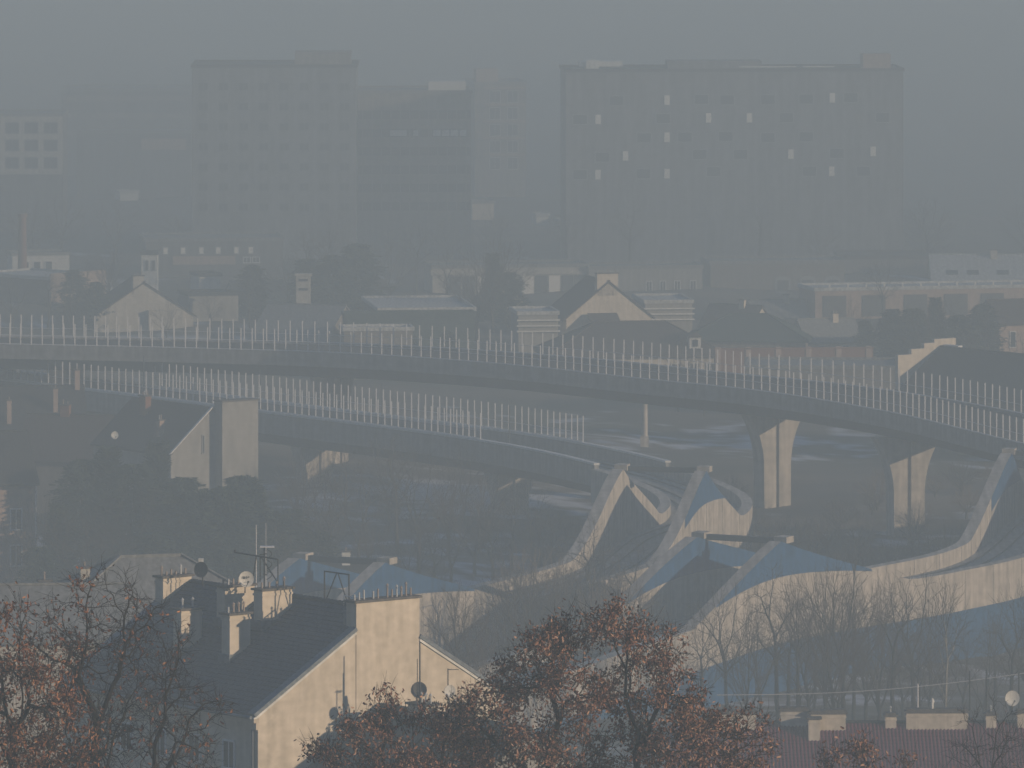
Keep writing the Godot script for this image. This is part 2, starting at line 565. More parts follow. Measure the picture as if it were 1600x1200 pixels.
func bare_tree(called: String, label: String, shape: Array, at: Vector3, h: float, turn: float, group: String, bark: Material, twig: Material, wide := 1.0) -> Node3D:
	var o := thing(called, label, "bush" if called.contains("bush") else "tree", at, turn, group)
	o.scale = Vector3(h * wide, h, h * wide) / 10.0
	part("trunk", shape[0], bark, o)
	tag(part("crown", shape[1], twig, o), "", "", "", "stuff")
	return o

# dense evergreen made of many small sprays through its volume
func evergreen_shape(sd: int, tall: bool) -> Array:
	var rnd := RandomNumberGenerator.new()
	rnd.seed = sd
	var m := MB.new()
	for i in 3400:
		var t := pow(rnd.randf(), 0.8)
		var y := 0.4 + 9.4 * t
		var rmax := (1.9 if tall else 3.4) * (pow(1.0 - t, 0.85) if tall else 1.15 * sqrt(maxf(0.0, 1.0 - t)) * (0.45 + 0.55 * sin(clampf(t * 2.2 + 0.25, 0.0, PI / 2)))) * (0.78 + 0.22 * sin(y * 5.0 + i % 7)) + 0.12
		var a := rnd.randf() * TAU
		var lump := 0.62 + 0.28 * sin(a * 3 + y * 1.5 + sd) + 0.2 * sin(a * 9 - y * 3.1)
		if sin(a * 3.0 + y * 1.3 + sd) * sin(y * 2.7 - a * 2.0) > 0.4: continue
		var r := rmax * lump * pow(rnd.randf(), 0.35) * rnd.randf_range(0.85, 1.2)
		var p := Vector3(cos(a) * r, y, sin(a) * r)
		var out := Vector3(cos(a), 0.55 if tall else -0.15, sin(a)).normalized()
		var side := out.cross(Vector3(rnd.randfn(), rnd.randfn(), rnd.randfn())).normalized()
		var l := rnd.randf_range(0.3, 1.0)
		var g := rnd.randf_range(0.6, 1.5)
		m.col = Color(g, g * rnd.randf_range(0.92, 1.1), g * 0.95)
		m.tri(p - side * 0.10, p + side * 0.10, p + out * l)
		m.tri(p - side * 0.16 + out * 0.1, p + out * l * 0.6, p + side.cross(out) * 0.22 + out * l * 0.7)
	var s := MB.new()
	s.pole(Vector3(0, -0.5, 0), Vector3(0, 9.0, 0), 0.16, 0.03, 7)
	return [s.mesh(), m.mesh()]

func leaf_mesh() -> Mesh:
	var m := MB.new()
	# a folded, lobed oak leaf along +y
	var l := PackedVector2Array([Vector2(0.012, 0), Vector2(0.035, 0.03), Vector2(0.024, 0.05), Vector2(0.046, 0.08), Vector2(0.03, 0.10), Vector2(0.038, 0.125), Vector2(0.0, 0.15)])
	for s in [-1.0, 1.0]:
		for i in l.size() - 1:
			var a := Vector3(0, l[i].y, -0.01 * sin(l[i].y * 20))
			var b := Vector3(0, l[i + 1].y, -0.01 * sin(l[i + 1].y * 20))
			m.quad(a, Vector3(s * l[i].x, l[i].y, 0.022 * l[i].x / 0.04), Vector3(s * l[i + 1].x, l[i + 1].y, 0.022 * l[i + 1].x / 0.04), b)
	return m.mesh()

func leafy(parent: Node3D, ends: Array, per: int, size: float, tints: Array, rnd: RandomNumberGenerator, keep: Callable) -> void:
	var xf := []
	var cs := []
	for e in ends:
		var k: float = keep.call(e[0])
		for i in per:
			if rnd.randf() > k: continue
			var p: Vector3 = e[2].lerp(e[0], rnd.randf_range(0.25, 1.1)) + Vector3(rnd.randfn(), rnd.randfn(), rnd.randfn()) * 0.16
			var y := (Vector3(rnd.randfn(), rnd.randfn() - 0.7, rnd.randfn())).normalized()
			var x := y.cross(Vector3(rnd.randfn(), rnd.randfn(), rnd.randfn())).normalized()
			var s := size * rnd.randf_range(0.65, 1.25)
			xf.append(Transform3D(Basis(x * s, y * s, x.cross(y) * s), p))
			var c: Color = tints[rnd.randi() % tints.size()]
			var g := rnd.randf_range(0.7, 1.3)
			cs.append(Color(c.r * g, c.g * g, c.b * g))
	var mm := MultiMesh.new()
	mm.transform_format = MultiMesh.TRANSFORM_3D
	mm.use_colors = true
	mm.mesh = leaf_mesh()
	mm.instance_count = xf.size()
	for i in xf.size():
		mm.set_instance_transform(i, xf[i])
		mm.set_instance_color(i, cs[i])
	var o := MultiMeshInstance3D.new()
	o.multimesh = mm
	o.material_override = M.oak_leaf
	o.name = "leaves"
	parent.add_child(o, true)
	tag(o, "", "", "", "stuff")

# ---------------------------------------------------------------- swept bridge pieces
func spline(pts: PackedVector2Array, step: float) -> PackedVector2Array:
	var dense := PackedVector2Array()
	for i in pts.size() - 1:
		var a := pts[maxi(i - 1, 0)]
		var d := pts[mini(i + 2, pts.size() - 1)]
		var l := pts[i].distance_to(pts[i + 1])
		var k := maxi(2, int(l / step))
		for j in k:
			dense.append(pts[i].cubic_interpolate(pts[i + 1], a, d, float(j) / k))
	dense.append(pts[pts.size() - 1])
	return dense

func normals(line: PackedVector2Array) -> PackedVector2Array:
	var out := PackedVector2Array()
	for i in line.size():
		var t := (line[mini(i + 1, line.size() - 1)] - line[maxi(i - 1, 0)]).normalized()
		out.append(Vector2(-t.y, t.x))
	return out

# sweep a profile of (offset, y) points along a plan line (x, d); the height is added per sample
func sweep(line: PackedVector2Array, prof: PackedVector2Array, lift: Callable, from := 0, to := -1, shut := true) -> MB:
	var m := MB.new()
	var nr := normals(line)
	if to < 0: to = line.size() - 1
	var rows := []
	for i in range(from, to + 1):
		var row := PackedVector3Array()
		for q in prof:
			var p := line[i] + nr[i] * q.x
			row.append(Vector3(p.x, lift.call(i, q.y), -p.y))
		rows.append(row)
	var k := prof.size()
	for i in rows.size() - 1:
		for j in (k if shut else k - 1):
			var a: Vector3 = rows[i][j]; var b: Vector3 = rows[i][(j + 1) % k]
			var c: Vector3 = rows[i + 1][(j + 1) % k]; var d: Vector3 = rows[i + 1][j]
			m.quad(a, b, c, d)
	if shut:
		m.fan(rows[rows.size() - 1])
		var r: PackedVector3Array = rows[0].duplicate()
		r.reverse()
		m.fan(r)
	return m
# ---------------------------------------------------------------- bridges
func arc(line: PackedVector2Array) -> PackedFloat32Array:
	var s := PackedFloat32Array([0.0])
	for i in line.size() - 1: s.append(s[i] + line[i].distance_to(line[i + 1]))
	return s

func nearest_s(line: PackedVector2Array, s: PackedFloat32Array, p: Vector2) -> float:
	var best := 0
	for i in line.size():
		if line[i].distance_to(p) < line[best].distance_to(p): best = i
	return s[best]

func barrier(label: String, line: PackedVector2Array, off: float, y: float, s0: float, s1: float, gap0: float, gap1: float, h: float) -> void:
	var s := arc(line)
	var nr := normals(line)
	var mid := line[line.size() / 2]
	var o := thing("noise_barrier", label, "barrier", Vector3(mid.x, y, -mid.y), 0.0, "noise barriers along the viaducts")
	var post := box_mesh(Vector3(0.125, h, 0.125))
	var at := s0
	var n := 0
	var sub := PackedVector2Array()
	while at < s1 and n < 300:
		var i := 0
		while i < line.size() - 2 and s[i + 1] < at: i += 1
		var t := (at - s[i]) / (s[i + 1] - s[i])
		var p := line[i].lerp(line[i + 1], t) + nr[i].lerp(nr[i + 1], t) * off
		var q := part("post", post, M.post_metal, o, Vector3(p.x - mid.x, h / 2, mid.y - p.y), rng.randf() * 0.05)
		q.rotation.z = rng.randfn() * 0.004
		sub.append(Vector2(p.x - mid.x, p.y - mid.y))
		at += lerpf(gap0, gap1, (at - s0) / (s1 - s0))
		n += 1
	for yy in [0.08, 0.95]:
		var m := MB.new()
		for i in sub.size() - 1:
			m.bar(Vector3(sub[i].x, yy, -sub[i].y), Vector3(sub[i + 1].x, yy, -sub[i + 1].y), 0.10 if yy < 0.5 else 0.05)
		part("rail", m, M.post_metal, o)

func pier(parent: Node3D, p: Vector2, turn: float, top: float, flare: float, w: float) -> void:
	var m := MB.new()
	# flared head, a recessed slot down the middle of each broad face
	var prof := []
	for i in 9:
		var t := i / 8.0
		prof.append(Vector2(lerpf(w, flare, pow(t, 2.2)), top - 6.2 + 6.2 * t))
	var dz := 1.05
	for s in [-1.0, 1.0]:
		var poly := PackedVector3Array([Vector3(s * 0.22, -1, dz)])
		poly.append(Vector3(s * w, -1, dz))
		for q in prof: poly.append(Vector3(s * q.x, q.y, dz))
		poly.append(Vector3(s * 0.22, top, dz))
		if s < 0: poly.reverse()
		m.slab(poly, Vector3(0, 0, 2 * dz))
	m.box(Vector3(0, top / 2 - 0.5, 0), Vector3(0.44, top + 0.98, 1.5))
	part("pier", m, M.concrete, parent, Vector3(p.x, 0, -p.y), turn)

func upper_viaduct() -> void:
	var near := PackedVector2Array([Vector2(-130, 909), Vector2(-95, 900), Vector2(-59.4, 891), Vector2(-36.9, 885), Vector2(-17.5, 877), Vector2(0, 862), Vector2(14, 844), Vector2(27.6, 827), Vector2(40, 801.5), Vector2(51, 768), Vector2(61, 744), Vector2(75, 718), Vector2(100, 684), Vector2(150, 640)])
	var line := spline(near, 1.6)
	var o := thing("viaduct", "long curved road viaduct on flared concrete piers, the farther and higher of the two", "viaduct")
	var lift := func(_i: int, y: float) -> float: return y
	part("deck", sweep(line, PackedVector2Array([Vector2(0.0, 12.0), Vector2(0, 12.9), Vector2(12, 12.9), Vector2(12, 12.0)]), lift), M.asphalt, o)
	for side in [-0.35, 11.85]:
		part("edge_beam", sweep(line, PackedVector2Array([Vector2(side, 11.5), Vector2(side, 13.15), Vector2(side + 0.5, 13.15), Vector2(side + 0.5, 11.5)]), lift), M.grey_concrete, o)
	part("girder", sweep(line, PackedVector2Array([Vector2(2.2, 10.1), Vector2(0.4, 11.98), Vector2(11.6, 11.98), Vector2(9.8, 10.1)]), lift), M.girder_paint, o)
	for q in [[Vector2(41.4, 808), 0.35], [Vector2(28.4, 838), 0.55], [Vector2(-20.6, 884.5), 1.1], [Vector2(-52, 896), 1.25]]:
		pier(o, q[0], q[1], 10.1, 3.6, 1.75)
	var s := arc(line)
	barrier("near row of slim noise barrier posts along the farther, higher viaduct", line, -0.1, 13.15, 4.0, s[s.size() - 1], 1.12, 2.2, 2.5)
	barrier("far row of slim noise barrier posts along the farther, higher viaduct", line, 12.1, 13.15, 4.0, s[s.size() - 1], 1.12, 2.2, 2.5)

func sail_walls(o: Node3D, line: PackedVector2Array, peaks: Array, slopes: Array, tmin: float, i0: int, i1: int, blue_sides: Array, base_y: float) -> void:
	var s := arc(line)
	var nr := normals(line)
	var ps := []
	for p in peaks: ps.append(nearest_s(line, s, p))
	var tops := PackedFloat32Array()
	for i in line.size():
		var t := tmin
		for k in ps.size():
			var u := s[i] - float(ps[k])
			t = maxf(t, 13.6 - slopes[k][0 if u < 0 else 1] * absf(u))
		tops.append(t)
	var lift := func(i: int, y: float) -> float: return tops[i] if y > 90 else y
	for side in [-1.0, 1.0]:
		var a: float = side * 4.05 - 0.55
		var b: float = side * 4.05 + 0.55
		part("side_wall", sweep(line, PackedVector2Array([Vector2(a, base_y), Vector2(a, 99), Vector2(b, 99), Vector2(b, base_y)]), lift, i0, i1), M.concrete, o)
		for i in range(i0 + 4, i1 - 2, 4):
			var jm := MB.new()
			var jp := line[i] + nr[i] * (b + 0.006)
			jm.bar(Vector3(jp.x, base_y, -jp.y), Vector3(jp.x, tops[i] - 0.02, -jp.y), 0.07, 0.02)
			part("joint", jm, M.cap_stone, o)
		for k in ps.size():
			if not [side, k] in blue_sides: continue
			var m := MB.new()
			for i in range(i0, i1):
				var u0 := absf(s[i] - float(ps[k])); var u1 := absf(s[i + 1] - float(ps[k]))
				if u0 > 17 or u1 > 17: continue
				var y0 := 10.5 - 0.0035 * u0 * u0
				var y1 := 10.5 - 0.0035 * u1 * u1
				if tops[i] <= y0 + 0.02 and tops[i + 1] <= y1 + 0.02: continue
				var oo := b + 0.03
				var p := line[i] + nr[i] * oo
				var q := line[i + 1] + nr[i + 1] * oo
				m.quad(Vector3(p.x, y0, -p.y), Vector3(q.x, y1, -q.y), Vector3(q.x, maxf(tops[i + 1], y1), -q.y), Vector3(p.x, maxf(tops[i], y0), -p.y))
			part("blue_panel", m, M.blue_face, o)  # blue sheet just proud of the wall, from the arched line to its top
	# portal heads and the beam between them
	for k in ps.size():
		var i := 0
		while i < line.size() - 1 and s[i + 1] < float(ps[k]): i += 1
		var t := (line[i + 1] - line[i]).normalized()
		var turn := atan2(t.y, t.x)
		var l := line[i] - nr[i] * 4.05
		var r := line[i] + nr[i] * 4.05
		for q in [l, r]:
			part("portal_head", box_mesh(Vector3(1.5, 0.55, 1.24)), M.concrete, o, Vector3(q.x, 13.6, -q.y), turn)
		var m := MB.new()
		m.bar(Vector3(l.x, 13.45, -l.y), Vector3(r.x, 13.45, -r.y), 0.55, 0.5)
		part("cross_beam", m, M.dark_beam, o)
	var flat := func(_i: int, y: float) -> float: return y
	part("deck", sweep(line, PackedVector2Array([Vector2(-3.5, 6.2), Vector2(-3.5, 6.9), Vector2(3.5, 6.9), Vector2(3.5, 6.2)]), flat, i0, i1), M.grey_concrete, o)
	for x in [-2.4, -1.0, 1.0, 2.4]:
		part("track_rail", sweep(line, PackedVector2Array([Vector2(x - 0.05, 6.9), Vector2(x - 0.05, 7.02), Vector2(x + 0.05, 7.02), Vector2(x + 0.05, 6.9)]), flat, i0, i1), M.iron, o)

func tram_bridges() -> void:
	var low := PackedVector2Array([Vector2(-120, 951), Vector2(-75, 921), Vector2(-47.2, 889), Vector2(-25.5, 860), Vector2(-0.3, 825), Vector2(12.5, 797), Vector2(18.6, 772), Vector2(18.6, 753), Vector2(14.1, 736), Vector2(9.2, 708), Vector2(0.5, 686), Vector2(-8, 669), Vector2(-15, 656.5), Vector2(-20, 642), Vector2(-26, 622), Vector2(-33, 602), Vector2(-42, 585)])
	var line := spline(low, 1.5)
	var s := arc(line)
	var cut := 0
	for i in line.size():
		if line[i].distance_to(Vector2(12.5, 797)) < line[cut].distance_to(Vector2(12.5, 797)): cut = i
	var o := thing("tram_viaduct", "lower curved tram viaduct with pale parapets, leading to the sail shaped walls", "viaduct")
	var flat := func(_i: int, y: float) -> float: return y
	part("deck", sweep(line, PackedVector2Array([Vector2(-3.7, 6.2), Vector2(-3.7, 6.9), Vector2(3.7, 6.9), Vector2(3.7, 6.2)]), flat, 0, cut), M.grey_concrete, o)
	for q in [-3.95, 3.95]:
		part("parapet", sweep(line, PackedVector2Array([Vector2(q - 0.25, 6.0), Vector2(q - 0.25, 8.3), Vector2(q + 0.25, 8.3), Vector2(q + 0.25, 6.0)]), flat, 0, cut), M.grey_concrete, o)
		part("coping", sweep(line, PackedVector2Array([Vector2(q - 0.32, 8.3), Vector2(q - 0.32, 8.5), Vector2(q + 0.32, 8.5), Vector2(q + 0.32, 8.3)]), flat, 0, cut), M.white_paint, o)
	part("girder", sweep(line, PackedVector2Array([Vector2(-2.0, 4.7), Vector2(-3.4, 6.18), Vector2(3.4, 6.18), Vector2(2.0, 4.7)]), flat, 0, cut), M.girder_paint, o)
	for x in [-2.4, -1.0, 1.0, 2.4]:
		part("track_rail", sweep(line, PackedVector2Array([Vector2(x - 0.05, 6.9), Vector2(x - 0.05, 7.02), Vector2(x + 0.05, 7.02), Vector2(x + 0.05, 6.9)]), flat, 0, cut), M.iron, o)
	for q in [[Vector2(-0.3, 825), 0.45], [Vector2(-22, 855.5), 0.65], [Vector2(-47, 889), 0.6], [Vector2(12.2, 799), 0.3]]:
		pier(o, q[0], q[1], 4.7, 2.6, 1.5)
	var sn := nearest_s(line, s, Vector2(-4.5, 831))
	var sf := nearest_s(line, s, Vector2(3.0, 819))
	barrier("near row of slim noise barrier posts along the lower tram viaduct", line, -3.95, 8.5, 30.0, sn + 8.0, 1.55, 1.25, 2.8)
	barrier("far row of slim noise barrier posts along the lower tram viaduct", line, 3.95, 8.5, 30.0, sf + 2.0, 1.55, 1.25, 2.8)
	for i in 6:
		var p := line[int(cut * (0.28 + 0.115 * i))]
		var m := MB.new()
		m.pole(Vector3.ZERO, Vector3(0, 5.6, 0), 0.08, 0.05, 6)
		m.bar(Vector3(0, 5.0, 0), Vector3(0.7, 5.1, -0.4), 0.04)
		tag(part("catenary_mast", m, M.dark_beam, self, Vector3(p.x, 6.9, -p.y)), "thin overhead line mast on the lower tram viaduct, %s of six from the left" % ORD[i], "mast", "masts along the tram viaduct")
	o = thing("sail_bridge", "concrete tram bridge with tall sail shaped side walls, curving from the lower viaduct", "bridge")
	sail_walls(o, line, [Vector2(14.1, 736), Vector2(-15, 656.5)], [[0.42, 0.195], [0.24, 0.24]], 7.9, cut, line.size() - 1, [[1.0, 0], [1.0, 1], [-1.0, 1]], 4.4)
	part("girder", sweep(line, PackedVector2Array([Vector2(-3.0, -1.0), Vector2(-3.0, 6.18), Vector2(3.0, 6.18), Vector2(3.0, -1.0)]), flat, cut + 26, line.size() - 1), M.grey_concrete, o)
	# the second strand, from the right edge past its own portal to the foot of the hill
	var right := spline(PackedVector2Array([Vector2(190, 815), Vector2(110, 806), Vector2(73, 788), Vector2(57.0, 768), Vector2(52.4, 752), Vector2(45.3, 716), Vector2(36.5, 698), Vector2(27.5, 686), Vector2(19.4, 673.5), Vector2(12, 655), Vector2(4.5, 635), Vector2(-4, 612), Vector2(-14, 590)]), 1.5)
	o = thing("sail_bridge", "concrete bridge with a blue base crossing behind the bare trees, portal at its middle", "bridge")
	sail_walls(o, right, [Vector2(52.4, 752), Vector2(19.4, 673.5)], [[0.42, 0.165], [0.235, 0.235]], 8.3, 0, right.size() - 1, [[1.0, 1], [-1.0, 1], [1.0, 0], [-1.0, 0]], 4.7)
	part("blue_base", sweep(right, PackedVector2Array([Vector2(-3.4, -2), Vector2(-3.4, 6.18), Vector2(3.7, 6.18), Vector2(3.7, -2)]), flat, 18, right.size() - 1), M.blue_face, o)  # inset lower body, plain blue from under the deck into the ground
	var m := MB.new()
	m.pole(Vector3.ZERO, Vector3(0, 7.0, 0), 0.38, 0.36, 10)
	m.box(Vector3(0, 0.6, 0), Vector3(1.0, 1.4, 1.0))
	tag(part("concrete_column", m, M.concrete, self, Vector3(15.6, 0, -904)), "single pale concrete column standing beyond the higher viaduct between its piers", "column")

# ---------------------------------------------------------------- the near house
func near_house() -> void:
	var turn := -atan2(0.778, 0.628)
	var ax := Vector2(0.628, -0.778)   # plan direction of the near gable
	var gab := Vector2(-6.93, 400.0)
	var l := 17.2
	var base := 20.0
	var c := gab - ax * (l / 2)
	var w := 15.78
	var hw := 34.1 - base
	var hr := 4.7
	var o := thing("tenement_house", "cream plastered house with a dark tiled roof and a wide gable chimney", "house", Vector3(c.x, base, -c.y), turn)
	var m := gable_walls(l, w, hw, hr, 6.0)
	part("wall", m, M.cream, o)
	var a := l / 2
	var sl := hr / (w / 2)
	var ang := atan(sl)
	# under-roof and courses of tiles, one strip for each course
	for s in [-1.0, 1.0]: part("roof", roof_side(l - 0.26, w, hw, hr, 0.25, s, 0.10), M.dark_roof, o)
	var course := MB.new()
	var n := 60
	var cw := (l - 0.06) / n
	for i in n:
		for q in 5:
			var t0 := q / 5.0; var t1 := (q + 1) / 5.0
			var h0 := 0.035 * sin(t0 * PI); var h1 := 0.035 * sin(t1 * PI)
			var x0 := -l / 2 + 0.03 + (i + t0) * cw; var x1 := -l / 2 + 0.03 + (i + t1) * cw
			course.quad(Vector3(x0, 0.055 + h0, 0.36), Vector3(x1, 0.055 + h1, 0.36), Vector3(x1, 0.012 + h1, 0), Vector3(x0, 0.012 + h0, 0))
			course.quad(Vector3(x0, 0, 0.36), Vector3(x1, 0, 0.36), Vector3(x1, 0.055 + h1, 0.36), Vector3(x0, 0.055 + h0, 0.36))
	var cm := course.mesh()
	var slope_l := (w / 2 + 0.3) / cos(ang)
	var k := int(slope_l / 0.335)
	for s in [1.0, -1.0]:
		for i in k + 1:
			var z: float = (slope_l - 0.36 - i * 0.335) * cos(ang)
			if z < 0: continue
			var t := part("tile_course", cm, M.slate_tile, o, Vector3(0, hw + hr - sl * z + 0.13, z * s), 0.0 if s > 0 else PI)
			t.rotation = Vector3(ang * s, 0.0 if s > 0 else PI, 0.0) if s > 0 else Vector3(0, PI, 0)
			if s < 0: t.basis = Basis(Vector3.UP, PI) * Basis(Vector3.RIGHT, ang)
			else: t.basis = Basis(Vector3.RIGHT, ang)
	m = MB.new()
	for i in 52:
		var x := -a + (i + 0.5) * l / 52
		m.tube(PackedVector3Array([Vector3(x - 0.18, hw + hr + 0.16, 0), Vector3(x + 0.18, hw + hr + 0.185, 0)]), PackedFloat32Array([0.13, 0.14]), 8)
	part("ridge_tiles", m, M.slate_tile, o)
	# verge flashings on both gables
	for x in [a - 0.02, -a + 0.02]:
		for s in [-1.0, 1.0]:
			var zs: float = 0.0 if x < 0 else (1.53 if s > 0 else 2.67)
			m = MB.new()
			m.bar(Vector3(x, hw + hr + 0.14 - sl * zs, s * zs), Vector3(x, hw - 0.04, s * (w / 2 + 0.3)), 0.30, 0.20)
			m.bar(Vector3(x - signf(x) * 0.28, hw + hr + 0.19 - sl * zs, s * zs), Vector3(x - signf(x) * 0.28, hw + 0.01, s * (w / 2 + 0.3)), 0.28, 0.10)
			part("verge", m, M.zinc, o)
			m = MB.new()
			m.bar(Vector3(x + signf(x) * 0.02, hw + hr - 0.06 - sl * zs, s * zs), Vector3(x + signf(x) * 0.02, hw - 0.24, s * (w / 2 + 0.3)), 0.16, 0.14)
			part("verge_board", m, M.white_paint, o)
	# cornice, gutter and downpipe of the eave
	for s in [-1.0, 1.0]:
		m = MB.new()
		m.box(Vector3(0, hw - 0.55, s * (w / 2 + 0.08)), Vector3(l + 0.1, 0.5, 0.16))
		m.box(Vector3(0, hw - 0.32, s * (w / 2 + 0.17)), Vector3(l + 0.2, 0.22, 0.34))
		part("cornice", m, M.cream_trim, o)
		m = MB.new()
		m.pole(Vector3(-a, hw - 0.14, s * (w / 2 + 0.45)), Vector3(a, hw - 0.14, s * (w / 2 + 0.45)), 0.09, 0.09, 8)
		part("gutter", m, M.zinc, o)
	m = MB.new()
	m.pole(Vector3(a - 0.3, -3, w / 2 + 0.12), Vector3(a - 0.3, hw - 0.8, w / 2 + 0.12), 0.07, 0.07, 8)
	part("downpipe", m, M.zinc, o)
	# pilaster and the broad chimney on the gable
	m = MB.new()
	var cz0 := -2.66; var cz1 := 1.52
	var top := 39.35 - base
	m.slab(PackedVector3Array([Vector3(a + 0.035, -6, cz1), Vector3(a + 0.035, -6, cz0), Vector3(a + 0.035, top, cz0), Vector3(a + 0.035, top, cz1)]), Vector3(0.85, 0, 0))
	var gc := part("gable_chimney", m, M.cream, o)
	part("cap", box_mesh(Vector3(1.0, 0.12, 4.45)), M.cap_stone, gc, Vector3(a - 0.39, top + 0.06, (cz0 + cz1) / 2))
	for i in 13:
		var hh := 0.3 + 0.1 * (rng.randi() % 3)
		if i > 2 and rng.randf() < 0.15: continue
		part("pot", pot_mesh(0.055, hh, i > 4 and rng.randf() < 0.45), M.pot_steel if i < 5 or i == 9 else M.pot_clay, gc, Vector3(a - 0.32, top + 0.12, cz1 - 0.15 - i * 0.31))
	m = MB.new()
	m.box(Vector3(a - 0.9, top - 0.9, cz1 - 0.3), Vector3(0.5, 0.9, 0.5))
	part("vent_box", m, M.zinc, o)
	# chimneys on the roof: [distance from gable, across, width, depth, height above roof]
	for q in [[9.9, 1.9, 1.95, 0.75, 1.75, 6], [6.9, 1.7, 1.95, 0.75, 1.7, 4], [6.6, 4.35, 1.35, 0.7, 2.2, 4], [10.8, 4.4, 1.35, 0.7, 2.1, 2]]:
		var yy: float = hw + hr - sl * float(q[1])
		var ch := chimney(o, Vector3(a - q[0], yy, q[1]), q[2], q[3], q[4], M.cream, q[5], PI / 2)
		part("flashing", box_mesh(Vector3(float(q[2]) + 0.3, 0.5, float(q[3]) + 0.3)), M.zinc, ch, Vector3(0, -0.1, 0))
	chimney(o, Vector3(-a + 0.4, hw + hr - 0.9, 0.9), 1.9, 0.7, 1.35, M.cream, 6, PI / 2)
	# ridge step rail
	m = MB.new()
	for i in 4:
		m.bar(Vector3(a - 1.2 - i * 0.55, hw + hr + 0.1, 0.1), Vector3(a - 1.2 - i * 0.55, hw + hr + 0.62, 0.1), 0.04)
	m.bar(Vector3(a - 1.2, hw + hr + 0.6, 0.1), Vector3(a - 2.85, hw + hr + 0.6, 0.1), 0.05)
	part("step_rail", m, M.post_metal, o)
	# windows under the eave of the shaded side
	for x in [a - 2.4, a - 5.4, a - 8.4, a - 11.4]:
		window(o, Vector3(x, hw - 2.3, w / 2 + 0.05), 0.0, 1.05, 1.5, M.frame_white, M.glass, 1, 0.09)
	var B := Transform3D(Basis(Vector3.UP, turn), Vector3(c.x, base, -c.y))
	# frames of iron standing on the ridge
	var f := thing("roof_gantry", "tall bent iron frame on the dark roof beside the white dish", "iron gantry", B * Vector3(a - 10.6, hw + hr, 0), turn)
	m = MB.new()
	var hi := [Vector3(-1.9, 2.05, 0), Vector3(1.9, 2.0, 0)]
	m.bar(hi[0], hi[1], 0.07)
	m.bar(Vector3(0.0, 2.02, 0), Vector3(-0.45, 0.1, 0), 0.05); m.bar(Vector3(0.4, 2.02, 0), Vector3(1.9, 0.75, 0), 0.05)
	m.bar(hi[1], Vector3(1.9, 0.1, 0), 0.05); m.bar(hi[0], hi[0] + Vector3(0, 0.15, 0), 0.09)
	part("frame", m, M.iron, f)
	f = thing("roof_gantry", "square iron frame with crossed braces on the ridge near the gable chimney", "iron gantry", B * Vector3(a - 3.6, hw + hr, 0.0), turn)
	m = MB.new()
	m.bar(Vector3(-1.05, 0, 0), Vector3(-1.05, 1.75, 0), 0.06); m.bar(Vector3(1.05, 0, 0), Vector3(1.05, 1.75, 0), 0.06)
	m.bar(Vector3(-1.05, 1.72, 0), Vector3(1.05, 1.72, 0), 0.06)
	m.bar(Vector3(0, 1.72, 0), Vector3(-1.0, 0.1, 0), 0.045); m.bar(Vector3(0.1, 1.72, 0), Vector3(1.0, 0.1, 0), 0.045)
	part("frame", m, M.iron, f)
	# television mast: pole, four loop elements, wind vane plate
	var mast := P(413, 935, 404)
	f = thing("antenna_mast", "iron mast with curved television aerials above the dark tiled roof", "antenna", mast)
	m = MB.new()
	m.pole(Vector3(0, -0.6, 0), Vector3(0, 2.75, 0), 0.045, 0.035, 6)
	part("pole", m, M.iron, f)
	for i in 3:
		m = MB.new()
		var p := PackedVector3Array(); var r := PackedFloat32Array()
		for j in 9:
			var t := j / 8.0 * PI
			p.append(Vector3(0.12 + 0.28 * sin(t), 1.0 + 0.55 * i + 0.5 * (j / 8.0), 0.08)); r.append(0.022)
		m.tube(p, r, 5)
		m.box(Vector3(0.05, 1.25 + 0.55 * i, 0.05), Vector3(0.2, 0.06, 0.06))
		part("loop_aerial", m, M.iron, f)
	m = MB.new()
	m.box(Vector3(-0.22, 1.55, 0), Vector3(0.06, 1.35, 0.06)); m.box(Vector3(-0.1, 2.3, 0), Vector3(0.3, 0.05, 0.05))
	part("panel_aerial", m, M.iron, f)
	part("top_plate", box_mesh(Vector3(0.75, 0.06, 0.4)), M.post_metal, f, Vector3(0.15, 2.72, 0))
	f = thing("aerial_rod", "two thin pale aerial rods rising behind the iron mast", "antenna", P(402, 905, 410))
	m = MB.new()
	m.pole(Vector3(-0.06, -1.5, 0), Vector3(-0.06, 2.9, 0), 0.03, 0.02, 5); m.pole(Vector3(0.46, -1.5, 0), Vector3(0.46, 3.0, 0), 0.02, 0.012, 5)
	part("rod", m, M.post_metal, f)
	var at := P(384, 905, 405.2)
	var dd := dish("satellite_dish", "white satellite dish with dark lettering on the chimney of the dark roof", at, 0.42, Vector3(0.35, 0.12, 1), M.dish_paint, at + Vector3(-0.05, -0.75, -0.25))
	for q in [["nc+", 0.02, 0.24], ["· ·", -0.24, 0.2]]:
		var tm := TextMesh.new()
		tm.text = q[0]
		var sf := SystemFont.new(); sf.font_names = PackedStringArray(["Droid Sans"]); sf.font_weight = 700
		tm.font = sf; tm.font_size = 32; tm.pixel_size = float(q[2]) / 32.0; tm.depth = 0.012
		var tx := part("lettering", tm, M.print, dd)
		var ff := Vector3(0.35, 0.12, 1).normalized()
		tx.basis = Basis.looking_at(-ff)
		tx.position = at - dd.position + ff * 0.075 + Vector3(0, float(q[1]) + 0.08, 0)
	at = P(315, 890, 411)
	dish("satellite_dish", "dark weathered satellite dish on the far end chimney", at, 0.42, Vector3(-0.5, 0.1, 1), M.dish_dark, at + Vector3(0.05, -0.9, -0.1))
	part("box", box_mesh(Vector3(0.26, 0.42, 0.2)), M.white_paint, tag(thing("white_box", "small white box on a pole above the dark weathered dish", "box", P(314, 880, 412)), "", "") , Vector3(0, 0.05, 0))

